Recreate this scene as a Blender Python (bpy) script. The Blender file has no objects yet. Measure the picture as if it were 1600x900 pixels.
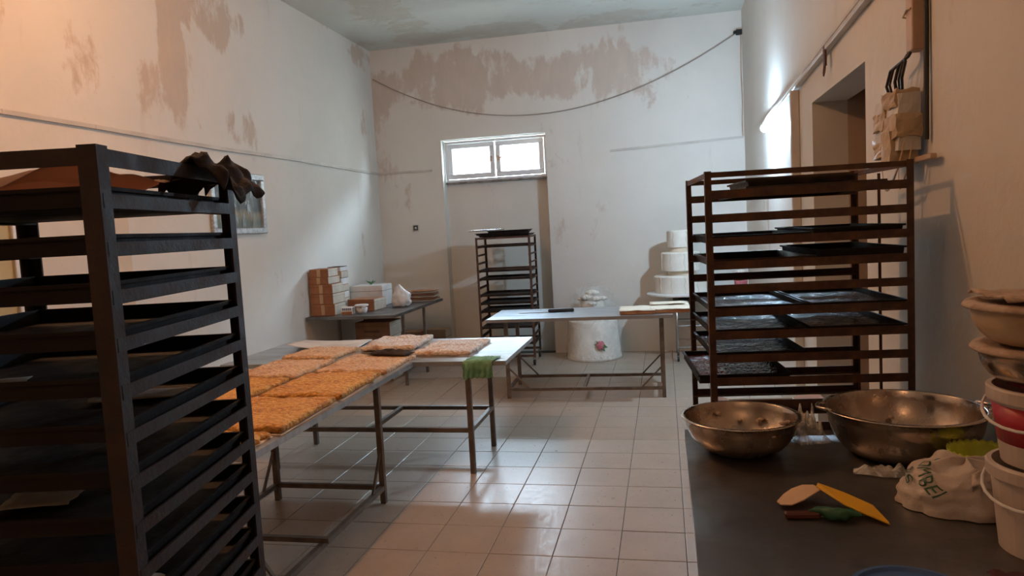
import bpy, bmesh, math, random
from mathutils import Vector, Matrix, noise
random.seed(7)
C = bpy.context.scene.collection
scene = bpy.context.scene
PI = math.pi

# ------------------------------------------------------------------ camera, world, lights, exposure
def cam_axes(yaw, pitch, roll):
    cy, sy, cp, sp = math.cos(yaw), math.sin(yaw), math.cos(pitch), math.sin(pitch)
    fw = Vector((-sy*cp, cy*cp, -sp)); rt = Vector((cy, sy, 0)); up = rt.cross(fw)
    c, s = math.cos(roll), math.sin(roll)
    return c*rt + s*up, -s*rt + c*up, fw
EYE = Vector((0, 0, 1.65))
rt, up, fw = cam_axes(*[math.radians(a) for a in (12.0697, 4.7319, -3.1)])
cd = bpy.data.cameras.new('camera'); cam = bpy.data.objects.new('camera', cd); C.objects.link(cam)
cd.sensor_fit = 'HORIZONTAL'; cd.sensor_width = 36; cd.lens = 1124.15/1600*36; cd.clip_start = .02
m = Matrix((rt, up, -fw)).transposed().to_4x4(); m.translation = EYE
cam.matrix_world = m
scene.camera = cam

SKY = 110.0
world = bpy.data.worlds.new('world'); scene.world = world; world.use_nodes = True
bg = world.node_tree.nodes['Background']
wn = world.node_tree                                    # an even bright sky above, dimmer ground below the horizon
wtc = wn.nodes.new('ShaderNodeTexCoord'); wsp = wn.nodes.new('ShaderNodeSeparateXYZ'); wmr = wn.nodes.new('ShaderNodeMapRange'); wmx = wn.nodes.new('ShaderNodeMix'); wmx.data_type = 'RGBA'
wn.links.new(wtc.outputs['Generated'], wsp.inputs[0]); wn.links.new(wsp.outputs['Z'], wmr.inputs[0])
wmr.inputs[1].default_value = -.03; wmr.inputs[2].default_value = .03
wmx.inputs[6].default_value = (.22, .24, .24, 1); wmx.inputs[7].default_value = (.62, .82, 1, 1)
wn.links.new(wmr.outputs[0], wmx.inputs[0]); wn.links.new(wmx.outputs[2], bg.inputs['Color'])
bg.inputs['Strength'].default_value = SKY

WARM_POWER = 94
LED_STRENGTH = 2500
vs = scene.view_settings
vs.view_transform = 'Standard'; vs.look = 'None'; vs.gamma = 1; vs.use_curve_mapping = False
vs.exposure = 0.08

# room: left wall, right wall, back wall, ceiling (metres; the camera stands at x 0, y 0)
XL, XR, YB, YF, ZC = -3.73, 1.0, 9.21, -2.2, 4.09
WARM_AT = (-2.1, 3.5, 3.8)
LED_AT = (.922, 6.80, 2.412)
# daylight comes in through the high window; a portal only guides sampling of the sky there
pl = bpy.data.lights.new('window_portal', 'AREA'); pl.shape = 'RECTANGLE'; pl.size = 1.3; pl.size_y = .5
pl.cycles.is_portal = True
po = bpy.data.objects.new('window_portal', pl); C.objects.link(po)
po.location = (-2.13, YB+.36, 2.57); po.rotation_euler = (-PI/2, 0, 0)

# ------------------------------------------------------------------ helpers
class G:
    """collects geometry for ONE mesh"""
    def __init__(s): s.v = []; s.f = []
    def add(s, vs, fs):
        n = len(s.v); s.v += [tuple(p) for p in vs]; s.f += [tuple(i+n for i in f) for f in fs]; return s
    def box(s, x0, x1, y0, y1, z0, z1):
        return s.add([(x0,y0,z0),(x1,y0,z0),(x1,y1,z0),(x0,y1,z0),(x0,y0,z1),(x1,y0,z1),(x1,y1,z1),(x0,y1,z1)],
                     [(3,2,1,0),(4,5,6,7),(0,1,5,4),(1,2,6,5),(2,3,7,6),(3,0,4,7)])
    def bar(s, a, b, w, h=None):
        """a square bar from a to b"""
        a, b = Vector(a), Vector(b); h = h or w; d = (b-a).normalized()
        u = d.cross(Vector((0,0,1)))
        u = Vector((1,0,0)) if u.length < 1e-3 else u.normalized()
        t = u.cross(d).normalized(); o = []
        for p in (a, b):
            for i, j in ((-1,-1),(1,-1),(1,1),(-1,1)): o.append(p + u*(i*w/2) + t*(j*h/2))
        return s.add(o, [(0,1,2,3),(7,6,5,4),(0,4,5,1),(1,5,6,2),(2,6,7,3),(3,7,4,0)])
    def tube(s, pts, r, n=8, cap=True):
        pts = [Vector(p) for p in pts]; rings = []; u = None
        for i, p in enumerate(pts):
            d = (pts[min(i+1, len(pts)-1)] - pts[max(i-1, 0)]).normalized()
            if u is None:
                u = d.cross(Vector((0,0,1)));
                if u.length < 1e-3: u = d.cross(Vector((1,0,0)))
            u = (u - d*u.dot(d)).normalized(); t = d.cross(u)
            rr = r[i] if isinstance(r, (list, tuple)) else r
            rings.append([p + (u*math.cos(2*PI*k/n) + t*math.sin(2*PI*k/n))*rr for k in range(n)])
        base = len(s.v)
        vs = [q for ring in rings for q in ring]; fs = []
        for i in range(len(rings)-1):
            for k in range(n):
                k2 = (k+1) % n; fs.append((i*n+k, i*n+k2, (i+1)*n+k2, (i+1)*n+k))
        if cap: fs += [tuple(range(n))[::-1], tuple((len(rings)-1)*n+k for k in range(n))]
        return s.add(vs, fs)
    def lathe(s, prof, n=32, c=(0,0,0), wob=0, seed=0, rx=1, ry=1):
        vs, fs = [], []
        for i, (r, z) in enumerate(prof):
            for k in range(n):
                a = 2*PI*k/n; rr = r
                if wob and r > 1e-4: rr = r*(1 + wob*noise.noise(Vector((math.cos(a)*2.2+seed, math.sin(a)*2.2, z*14+seed))))
                vs.append((c[0]+rr*math.cos(a)*rx, c[1]+rr*math.sin(a)*ry, c[2]+z))
        for i in range(len(prof)-1):
            for k in range(n):
                k2 = (k+1) % n; fs.append((i*n+k, i*n+k2, (i+1)*n+k2, (i+1)*n+k))
        if prof[0][0] > 1e-4: fs.append(tuple(range(n))[::-1])
        if prof[-1][0] > 1e-4 : fs.append(tuple((len(prof)-1)*n+k for k in range(n)))
        return s.add(vs, fs)
    def grid(s, nu, nv, fn):
        vs = [fn(i/nu, j/nv) for j in range(nv+1) for i in range(nu+1)]
        fs = [(j*(nu+1)+i, j*(nu+1)+i+1, (j+1)*(nu+1)+i+1, (j+1)*(nu+1)+i) for j in range(nv) for i in range(nu)]
        return s.add(vs, fs)
    def ball(s, c, r, n=10, rz=None):
        rz = rz or r
        return s.lathe([(max(1e-5, r*math.sin(PI*i/(n//2))), -rz*math.cos(PI*i/(n//2))) for i in range(n//2+1)], n, c)
    def build(s, name, mat, parent=None, smooth=False, bevel=0, solid=0, sub=0, loc=None):
        me = bpy.data.meshes.new(name); me.from_pydata(s.v, [], s.f); me.update()
        b = bmesh.new(); b.from_mesh(me)
        bmesh.ops.recalc_face_normals(b, faces=b.faces); b.to_mesh(me); b.free()
        me.materials.append(mat)
        if smooth:
            for p in me.polygons: p.use_smooth = True
        o = bpy.data.objects.new(name, me); C.objects.link(o)
        if parent: o.parent = parent
        if loc: o.location = loc
        if solid:
            q = o.modifiers.new('thickness', 'SOLIDIFY'); q.thickness = solid; q.offset = 0
        if bevel:
            q = o.modifiers.new('edge', 'BEVEL'); q.width = bevel; q.segments = 1; q.limit_method = 'ANGLE'; q.angle_limit = .7
        if sub:
            q = o.modifiers.new('smooth', 'SUBSURF'); q.levels = sub; q.render_levels = sub
        return o

def tag(o, label, cat, group=None, kind=None):
    o['label'] = label; o['category'] = cat
    if group: o['group'] = group
    if kind: o['kind'] = kind
    return o
def thing(name, label, cat, loc=(0,0,0), rz=0, group=None):
    o = bpy.data.objects.new(name, None); C.objects.link(o); o.empty_display_size = .05
    o.location = loc; o.rotation_euler = (0, 0, rz)
    return tag(o, label, cat, group)
def struct(o):
    o['kind'] = 'structure'; return o
def copy_tree(o, parent=None):
    c = o.copy(); C.objects.link(c); c.parent = parent
    for ch in o.children: copy_tree(ch, c)
    return c
def nz(x, y, z=0, s=1): return noise.noise(Vector((x*s, y*s, z*s)))

# ------------------------------------------------------------------ materials
def newmat(name):
    m = bpy.data.materials.new(name); m.use_nodes = True
    nt = m.node_tree; return m, nt, nt.nodes['Principled BSDF']
def mixrgb(nt, fac, a, b, blend='MIX'):
    n = nt.nodes.new('ShaderNodeMix'); n.data_type = 'RGBA'; n.blend_type = blend
    for sock, v in ((n.inputs[0], fac), (n.inputs[6], a), (n.inputs[7], b)):
        if hasattr(v, 'is_output'): nt.links.new(v, sock)
        elif isinstance(v, (int, float)): sock.default_value = v
        else: sock.default_value = (*v, 1)
    return n.outputs[2]
def tex(nt, kind, scale, coord='Object', detail=4, rough=.6, dist=0, vec=None, stretch=None):
    tc = nt.nodes.new('ShaderNodeTexCoord'); src = vec or tc.outputs[coord]
    if stretch:
        mp = nt.nodes.new('ShaderNodeMapping'); mp.inputs['Scale'].default_value = stretch
        nt.links.new(src, mp.inputs['Vector']); src = mp.outputs[0]
    if kind == 'noise':
        t = nt.nodes.new('ShaderNodeTexNoise'); t.inputs['Detail'].default_value = detail
        t.inputs['Roughness'].default_value = rough; t.inputs['Distortion'].default_value = dist
    else:
        t = nt.nodes.new('ShaderNodeTexVoronoi')
    t.inputs['Scale'].default_value = scale; nt.links.new(src, t.inputs['Vector'])
    return t.outputs[0]
def maprange(nt, v, a, b, c=0, d=1):
    n = nt.nodes.new('ShaderNodeMapRange'); n.clamp = True
    for i, q in ((1, a), (2, b), (3, c), (4, d)): n.inputs[i].default_value = q
    nt.links.new(v, n.inputs[0]); return n.outputs[0]
def math_(nt, op, a, b=0.0):
    n = nt.nodes.new('ShaderNodeMath'); n.operation = op
    for i, q in enumerate((a, b)):
        if hasattr(q, 'is_output'): nt.links.new(q, n.inputs[i])
        else: n.inputs[i].default_value = q
    return n.outputs[0]
def bump(nt, p, h, strength, dist=.01):
    b = nt.nodes.new('ShaderNodeBump'); b.inputs['Strength'].default_value = strength; b.inputs['Distance'].default_value = dist
    nt.links.new(h, b.inputs['Height']); nt.links.new(b.outputs[0], p.inputs['Normal'])
def M(name, c1, c2=None, scale=8, rough=.6, metal=0, bmp=0, bscale=None, lo=.4, hi=.6, stretch=None, rough2=None, spec=None, bdist=.01):
    m, nt, p = newmat(name)
    p.inputs['Roughness'].default_value = rough; p.inputs['Metallic'].default_value = metal
    if spec is not None: p.inputs['Specular IOR Level'].default_value = spec
    if c2:
        t = maprange(nt, tex(nt, 'noise', scale, stretch=stretch, detail=6), lo, hi)
        nt.links.new(mixrgb(nt, t, c1, c2), p.inputs['Base Color'])
        if rough2 is not None: nt.links.new(maprange(nt, t, 0, 1, rough, rough2), p.inputs['Roughness'])
    else: p.inputs['Base Color'].default_value = (*c1, 1)
    if bmp: bump(nt, p, tex(nt, 'noise', bscale or scale*3, detail=5), bmp, bdist)
    return m

def plaster(name, white, tan, patches, base=.0, stretch=(1,1,.75), grime=None):
    """painted plaster with scraped bare patches: noise plus a list of ellipsoid places (centre, radii, amount)"""
    m, nt, p = newmat(name)
    tc = nt.nodes.new('ShaderNodeTexCoord'); pos = tc.outputs['Object']
    big = tex(nt, 'noise', 1.15, detail=9, rough=.62, dist=.35, stretch=stretch)
    fine = tex(nt, 'noise', 5.5, detail=6, rough=.7, stretch=(1.4,1.4,.5))
    f = math_(nt, 'ADD', big, math_(nt, 'MULTIPLY', math_(nt, 'SUBTRACT', fine, .5), .32))
    f = math_(nt, 'ADD', f, base)
    for c, r, amt in patches:
        s = nt.nodes.new('ShaderNodeVectorMath'); s.operation = 'SUBTRACT'; nt.links.new(pos, s.inputs[0]); s.inputs[1].default_value = c
        d = nt.nodes.new('ShaderNodeVectorMath'); d.operation = 'DIVIDE'; nt.links.new(s.outputs[0], d.inputs[0]); d.inputs[1].default_value = r
        l = nt.nodes.new('ShaderNodeVectorMath'); l.operation = 'LENGTH'; nt.links.new(d.outputs[0], l.inputs[0])
        f = math_(nt, 'ADD', f, maprange(nt, l.outputs['Value'], 1.15, .55, 0, amt))
    mask = maprange(nt, f, .595, .66)
    soft = maprange(nt, tex(nt, 'noise', .7, detail=5), .35, .7)
    wcol = mixrgb(nt, soft, white, tuple(c*.88 for c in white))
    tcol = mixrgb(nt, maprange(nt, fine, .3, .7), tan, tuple(c*.86 for c in tan))
    col = mixrgb(nt, math_(nt, 'MULTIPLY', mask, .8), wcol, tcol)
    streak = maprange(nt, tex(nt, 'noise', 3.2, detail=7, rough=.7, stretch=(1,1,.18)), .60, .75, 0, .35)
    col = mixrgb(nt, streak, col, tuple(c*.78 for c in tan))
    nt.links.new(col, p.inputs['Base Color']); p.inputs['Roughness'].default_value = .75
    h = math_(nt, 'ADD', math_(nt, 'MULTIPLY', mask, -.5), tex(nt, 'noise', 14, detail=6))
    bump(nt, p, h, .22, .012)
    return m

WHITE, TAN = (.70, .68, .62), (.545, .435, .335)
BIG = 40.0
m_wall_back = plaster('plaster back', WHITE, (.58, .475, .395), [
    ((-2.3, YB, 3.62), (1.75, 9, .46), .17), ((-.7, YB, 3.5), (1.0, 9, .42), .14), ((-3.6, YB, 3.0), (.35, 9, .9), .10),
    ((-1.0, YB, 2.55), (.5, 9, .22), .08), ((.45, YB, 3.1), (.4, 9, .5), .07), ((-3.5, YB, 2.3), (.3, 9, .5), .06)], base=-.03, stretch=(1.3,1,.8))
m_wall_left = plaster('plaster left', WHITE, TAN, [
    ((XL, 3.6, 3.15), (9, .42, .35), .15), ((XL, 4.25, 2.95), (9, .28, .42), .15), ((XL, 5.15, 3.2), (9, .16, .75), .22),
    ((XL, 5.75, 3.65), (9, .75, .33), .2), ((XL, 4.85, 2.8), (9, .2, .3), .12), ((XL, 8.7, 3.15), (9, .45, .35), .12),
    ((XL, 6.0, 2.7), (9, .3, .2), .1), ((XL, 9.0, 3.9), (9, .6, .2), .14)], base=-.05)
m_wall_right = plaster('plaster right', (.66, .635, .58), TAN, [((XR, 3.0, 2.3), (9, .7, .25), .05), ((XR, 5, 3.6), (9, .6, .3), .08)], base=-.06)
m_wall_plain = plaster('plaster plain', WHITE, TAN, [], base=-.04)
m_ceiling = plaster('plaster ceiling', (.62, .63, .57), (.55, .52, .44), [((-1.6, 8.9, ZC), (2.2, .4, 9), .16), ((-2.9, 7.6, ZC), (.35, 1.6, 9), .12)], base=.03, stretch=(1,1.6,1))
m_reveal = M('white reveal paint', (.72, .74, .72), (.62, .62, .6), 4, .6)

# floor tile: cream ceramic with a soft gloss and scuffs, a little different from tile to tile
m_tile, nt, p = newmat('cream ceramic tile')
oi = nt.nodes.new('ShaderNodeObjectInfo')
tc = nt.nodes.new('ShaderNodeTexCoord')
gp = nt.nodes.new('ShaderNodeNewGeometry')
t1 = tex(nt, 'noise', 5, vec=gp.outputs['Position'], detail=7, rough=.65)
t2 = tex(nt, 'noise', 38, vec=gp.outputs['Position'], detail=5, rough=.7, stretch=(1,.45,1))
col = mixrgb(nt, maprange(nt, t1, .3, .7), (.42, .34, .265), (.36, .285, .22))
col = mixrgb(nt, maprange(nt, oi.outputs['Random'], 0, 1, 0, .16), col, (.36, .29, .23))
col = mixrgb(nt, maprange(nt, t2, .70, .78, 0, .3), col, (.26, .20, .15))
nt.links.new(col, p.inputs['Base Color'])
nt.links.new(maprange(nt, t2, .35, .65, .27, .40), p.inputs['Roughness'])
p.inputs['Specular IOR Level'].default_value = .55
bump(nt, p, t1, .10, .004)
m_grout = M('dark grout', (.06, .05, .04), (.11, .09, .07), 12, .9)

m_rust = M('rusty dark steel', (.013, .008, .007), (.036, .019, .013), 14, .6, .1, .25, 60, rough2=.75)
m_rust2 = M('brown rusted steel', (.050, .026, .018), (.12, .058, .032), 11, .6, .3, .25, 50, rough2=.8)
m_tray = M('blackened baking tray', (.005, .0045, .0045), (.014, .010, .009), 9, .6, .0, .2, 45, rough2=.8, spec=.25)
m_tray2 = M('worn tray steel', (.02, .016, .014), (.06, .04, .03), 10, .4, .5, .2, 40, rough2=.6)
m_steeltop = M('brushed steel sheet', (.52, .55, .58), (.42, .44, .47), 3, .28, .9, .06, 30, rough2=.40, stretch=(1,6,1))
m_steeldark = M('dull steel worktop', (.20, .19, .185), (.13, .12, .115), 3.5, .30, .85, .08, 26, rough2=.46)
m_frame = M('grey brown painted tube', (.13, .10, .08), (.20, .155, .12), 9, .5, .4, .1, 50)
m_chrome = M('dull chrome', (.5, .5, .5), (.38, .37, .36), 12, .25, .9)
m_bowl = M('battered stainless bowl', (.56, .50, .44), (.42, .35, .29), 9, .16, .95, .10, 14, rough2=.34)
m_card = M('brown cardboard', (.34, .155, .075), (.27, .12, .06), 6, .8, 0, .05)
m_card_l = M('pale cardboard', (.58, .52, .42), (.47, .41, .33), 6, .8)
m_ink = M('dark print', (.07, .04, .03), None, rough=.8)
m_white = M('white plastic', (.72, .72, .70), (.62, .62, .6), 5, .4)
m_icing = M('white icing', (.74, .72, .65), (.68, .65, .57), 8, .55, 0, .12, 50)
m_bag = M('crumpled white film', (.66, .65, .63), (.56, .54, .52), 8, .35, 0, .35, 18, bdist=.02)
m_carrier = M('white carrier film', (.54, .48, .43), (.46, .40, .35), 8, .4, 0, .35, 18, bdist=.02)
m_paper = M('baking paper', (.60, .48, .37), (.50, .37, .27), 5, .75, 0, .1, 20)
m_paper_w = M('pale parchment', (.62, .58, .52), (.52, .46, .40), 4, .7, 0, .1, 20)
m_pinkpaper = M('pinkish paper', (.66, .46, .36), (.58, .38, .29), 5, .75, 0, .15, 12)
nt = m_pinkpaper.node_tree; tl_ = nt.nodes.new('ShaderNodeBsdfTranslucent'); tl_.inputs[0].default_value = (.66, .44, .34, 1)
mx_ = nt.nodes.new('ShaderNodeMixShader'); mx_.inputs[0].default_value = .5
nt.links.new(nt.nodes['Principled BSDF'].outputs[0], mx_.inputs[1]); nt.links.new(tl_.outputs[0], mx_.inputs[2]); nt.links.new(mx_.outputs[0], nt.nodes['Material Output'].inputs['Surface'])
m_blackcloth = M('black cloth', (.014, .010, .010), (.03, .018, .016), 9, .9, 0, .4, 60)
m_browncloth = M('dark brown cloth', (.022, .015, .010), (.04, .027, .019), 12, .9, 0, .4, 60)
m_greencloth = M('green rag', (.13, .30, .17), (.20, .40, .25), 14, .9, 0, .5, 80)
m_pvc = M('white window profile', (.70, .73, .76), None, rough=.3)
m_trunk = M('off white trunking', (.56, .53, .47), (.48, .45, .40), 4, .5)
m_trunk_t = M('beige trunking', (.50, .34, .22), (.44, .29, .19), 4, .5)
m_black = M('black rubber', (.012, .012, .012), None, rough=.5)
m_tape = M('masking tape', (.52, .39, .24), (.43, .31, .19), 7, .7, 0, .1, 30)
m_tape_w = M('white tape', (.58, .55, .5), None, rough=.6)
m_yellow = M('yellow plastic', (.72, .40, .02), None, rough=.35)
m_beigepl = M('beige plastic', (.66, .47, .30), None, rough=.4)
m_lime = M('lime plastic', (.48, .55, .05), (.42, .48, .04), 6, .4)
m_blue = M('blue plastic', (.05, .12, .30), None, rough=.35)
m_red = M('red label', (.42, .02, .035), (.32, .015, .03), 6, .4)
m_bucket = M('white bucket plastic', (.54, .47, .42), (.48, .41, .36), 5, .35)
m_enamel = M('cream enamel', (.55, .42, .27), (.40, .28, .16), 7, .4, 0, .1, 20)
m_flour = M('dried dough crust', (.52, .40, .31), (.38, .27, .20), 18, .85, 0, .6, 40)
m_greenink = M('green print', (.02, .09, .04), None, rough=.5)
m_pink = M('pink petals', (.62, .22, .25), (.5, .15, .19), 20, .6)
m_leaf = M('green leaves', (.06, .20, .08), (.1, .27, .1), 20, .6)
m_wood = M('brown cake base', (.40, .19, .08), (.30, .13, .05), 9, .7)
m_cream = M('cream sheet', (.66, .58, .44), (.60, .52, .40), 6, .7)
m_doorp = M('yellowish door panel', (.50, .42, .20), (.44, .37, .18), 3, .5)
m_doorframe = M('door frame paint', (.66, .56, .42), (.60, .50, .37), 3, .5)
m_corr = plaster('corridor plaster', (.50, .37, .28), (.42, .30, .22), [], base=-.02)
m_purple = M('maroon cloth', (.06, .015, .02), (.09, .025, .03), 9, .9)

def pastry_mat(name, powder):
    m, nt, p = newmat(name)
    v = tex(nt, 'voronoi', 34); n1 = tex(nt, 'noise', 7, detail=5); n2 = tex(nt, 'noise', 60, detail=3)
    c = mixrgb(nt, maprange(nt, v, .15, .6), (.80, .38, .05), (.47, .17, .025))
    c = mixrgb(nt, maprange(nt, n1, .38, .66), c, (.74, .38, .08))
    c = mixrgb(nt, maprange(nt, n2, .56, .70, 0, .55), c, (.84, .55, .20))
    if powder: c = mixrgb(nt, math_(nt, 'MULTIPLY', maprange(nt, n1, .34, .52, .45, 1), maprange(nt, n2, .32, .50, .45, powder)), c, (.80, .70, .62))
    nt.links.new(c, p.inputs['Base Color']); p.inputs['Roughness'].default_value = .6
    bump(nt, p, math_(nt, 'ADD', v, n2), 1.0, .016)
    return m
m_pastry = pastry_mat('orange crumb pastry', 0)
m_pastry2 = pastry_mat('browner crumb pastry', .35)
m_pastry_w = pastry_mat('sugared pastry', 1.0)

m_glaze, nt, p = newmat('dark glossy ripple')
w1 = tex(nt, 'noise', 26, detail=2, dist=.6, stretch=(1,2.2,1))
nt.links.new(mixrgb(nt, maprange(nt, w1, .35, .65), (.016, .008, .008), (.05, .012, .012)), p.inputs['Base Color'])
p.inputs['Roughness'].default_value = .16; p.inputs['Specular IOR Level'].default_value = .7
bump(nt, p, w1, 1.0, .03)
m_glaze_r, nt, p = newmat('dark red glossy ripple')
w1 = tex(nt, 'noise', 22, detail=2, dist=.6, stretch=(2.2,1,1))
nt.links.new(mixrgb(nt, maprange(nt, w1, .35, .65), (.06, .010, .010), (.13, .02, .02)), p.inputs['Base Color'])
p.inputs['Roughness'].default_value = .22; bump(nt, p, w1, 1.0, .03)

def film_mat(name, alpha):
    m, nt, p = newmat(name)
    p.inputs['Base Color'].default_value = (.8, .82, .82, 1); p.inputs['Roughness'].default_value = .12
    n = tex(nt, 'noise', 9, detail=3, dist=1.0)
    nt.links.new(maprange(nt, n, .42, .62, alpha*.35, alpha*1.6), p.inputs['Alpha'])
    bump(nt, p, n, .8, .03)
    return m
m_film = film_mat('clear wrapping film', .17)
m_film2 = film_mat('thin clear bag film', .40)

m_glass, nt, p = newmat('window glass')
out = nt.nodes['Material Output']
tr = nt.nodes.new('ShaderNodeBsdfTransparent'); gl = nt.nodes.new('ShaderNodeBsdfGlossy'); gl.inputs['Roughness'].default_value = .02
mx = nt.nodes.new('ShaderNodeMixShader'); mx.inputs[0].default_value = .06
nt.links.new(tr.outputs[0], mx.inputs[1]); nt.links.new(gl.outputs[0], mx.inputs[2]); nt.links.new(mx.outputs[0], out.inputs['Surface'])

def emit(name, col, s):
    m, nt, p = newmat(name)
    p.inputs['Base Color'].default_value = (*col, 1)
    p.inputs['Emission Color'].default_value = (*col, 1); p.inputs['Emission Strength'].default_value = s
    return m

# ------------------------------------------------------------------ setting
TH = .22
fl = struct(G().box(XL-TH, XR+2.6, YF-TH, YB+TH+.2, -.12, -.0035).build('floor', m_grout))
tile_me = None
cols = []
gx0, gy0, T, GAP = -.274, 3.442, .33, .004
tiles = []
for i in range(-12, 6):
    for j in range(-18, 19):
        x0, x1 = max(gx0+i*T, XL), min(gx0+(i+1)*T, XR); y0, y1 = max(gy0+j*T, YF), min(gy0+(j+1)*T, YB)
        if x1-x0 < .02 or y1-y0 < .02: continue
        cx, cy = (x0+x1)/2, (y0+y1)/2
        v = Vector((cx, cy, 0)) - EYE; dpt = v.dot(fw)
        vis = dpt > .5 and abs(v.dot(rt)/dpt) < .75 and abs(v.dot(up)/dpt) < .44
        tiles.append((0 if vis else 1, (cx**2+cy**2), x0, x1, y0, y1))
tiles.sort()
def tile_geo():
    h, b = .5, .5-.006
    g = G(); z0, z1 = -.0075, 0
    o = [(-.5,-.5),(.5,-.5),(.5,.5),(-.5,.5)]
    g.add([(x,y,z0) for x,y in o] + [(x,y,z1-.0012) for x,y in o] + [(x*.985,y*.985,z1) for x,y in o],
          [(3,2,1,0),(8,9,10,11)] + [(k,(k+1)%4,4+(k+1)%4,4+k) for k in range(4)] + [(4+k,4+(k+1)%4,8+(k+1)%4,8+k) for k in range(4)])
    return g
proto = None; rest = G()
for n, (vis, _, x0, x1, y0, y1) in enumerate(tiles):
    sx, sy = x1-x0-GAP, y1-y0-GAP; cx, cy = (x0+x1)/2, (y0+y1)/2; dz = random.uniform(-.0005, .0004)
    if n < 300:
        if proto is None: proto = t = tile_geo().build('tile', m_tile, fl)
        else: t = proto.copy(); C.objects.link(t); t.parent = fl
        t.location = (cx, cy, dz); t.scale = (sx, sy, 1)
        t.rotation_euler = (random.uniform(-.0012, .0012), random.uniform(-.0012, .0012), 0)
    else:
        q = tile_geo(); rest.add([(cx+a*sx, cy+b*sy, c) for a, b, c in q.v], q.f)
ro = rest.build('tile_field', m_tile, fl); ro['kind'] = 'stuff'

# back wall with the shallow niche (bricked up doorway) that holds the window
NX0, NX1, NZ, ND = -2.82, -1.43, 2.85, .17
WZ0, WZ1 = 2.30, 2.83
WX0, WX1 = NX0+.03, NX1-.0
g = G()
g.box(XL-TH, NX0, YB, YB+TH+.2, 0, ZC+.1); g.box(NX1, XR+TH, YB, YB+TH+.2, 0, ZC+.1); g.box(NX0, NX1, YB, YB+TH+.2, NZ, ZC+.1)
g.box(NX0, NX1, YB+ND, YB+TH+.2, 0, WZ0)
struct(g.build('wall_back', m_wall_back))
# window: outer frame with two sashes
win = bpy.data.objects.new('window_1', None); C.objects.link(win); struct(win); win.location = (0, YB+ND-.06, 0)
def ring(g, x0, x1, z0, z1, w, y0, y1):
    g.box(x0, x1, y0, y1, z0, z0+w).box(x0, x1, y0, y1, z1-w, z1).box(x0, x0+w, y0, y1, z0+w, z1-w).box(x1-w, x1, y0, y1, z0+w, z1-w); return g
ring(G(), NX0+.01, NX1-.01, WZ0, NZ-.01, .035, .02, .09).build('window_frame', m_pvc, win, bevel=.004)
xm = (NX0+NX1)/2
for a, b, hx in ((NX0+.05, xm-.008, xm-.05), (xm+.008, NX1-.05, xm+.055)):
    s = ring(G(), a, b, WZ0+.04, NZ-.05, .065, -.005, .06).build('sash', m_pvc, win, bevel=.006)
    G().box(a+.06, b-.06, .025, .035, WZ0+.10, NZ-.11).build('pane', m_glass, s)
    h = G().box(hx-.012, hx+.012, -.02, -.004, 2.545, 2.61)
    if hx > xm: h.bar((hx, -.028, 2.578), (hx+.10, -.03, 2.592), .014)
    h.build('handle', m_chrome, s)
G().box(NX0+.01, NX1-.01, -.03, .09, WZ0-.022, WZ0).build('window_sill', M('dusty sill', (.30, .27, .25), (.16, .13, .11), 20, .8), win)
# pale wall added outside the window to block the low sky light
struct(G().box(-9, 5, YB+4.0, YB+4.2, -1, 4.3).build('wall_sky_block', m_wall_plain))
# left wall
struct(G().box(XL-TH, XL, YF-TH, YB, 0, ZC+.1).build('wall_left', m_wall_left))
# right wall with doorway
DY0, DY1, DZ = 3.91, 5.20, 2.375
g = G(); RT = .22
g.box(XR, XR+RT, YF-TH, DY0, 0, ZC+.1).box(XR, XR+RT, DY1, YB, 0, ZC+.1).box(XR, XR+RT, DY0, DY1, DZ, ZC+.1)
struct(g.build('wall_right', m_wall_right))
struct(G().box(XR+RT, XR+2.6, DY1, DY1+.2, 0, 3.0).build('wall_corridor', m_corr))
struct(G().box(XR+RT, XR+2.6, DY0-1.2, DY0-1.0, 0, 3.0).build('wall_corridor_near', m_corr))
struct(G().box(XR+2.4, XR+2.6, DY0-1.0, DY1, 0, 3.0).build('wall_corridor_end', m_corr))
struct(G().box(XR+RT, XR+2.6, DY0-1.2, DY1+.2, 2.72, 2.95).build('ceiling_corridor', m_corr))
struct(G().box(XL-TH, XR+RT, YF-TH, YF, 0, ZC+.1).build('wall_front', m_wall_plain))
struct(G().box(XL-TH, XR+RT, YF-TH, YB+TH+.2, ZC, ZC+.15).build('ceiling', m_ceiling))
# door on the left wall, behind the near rack
d = bpy.data.objects.new('door_1', None); C.objects.link(d); struct(d)
G().box(XL, XL+.025, 2.75, 3.50, 0, 2.0).build('door_leaf', m_doorp, d, bevel=.003)
G().box(XL, XL+.045, 3.50, 3.61, 0, 2.06).build('door_jamb', m_pvc, d, bevel=.004)
G().box(XL, XL+.05, 4.29, 4.43, 0, 2.06).build('door_jamb', m_doorframe, d, bevel=.004)
G().box(XL, XL+.045, 2.68, 2.75, 0, 2.06).build('door_jamb', m_pvc, d, bevel=.004)
G().box(XL, XL+.045, 2.75, 3.5, 2.0, 2.06).build('door_head', m_pvc, d, bevel=.004)

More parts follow.
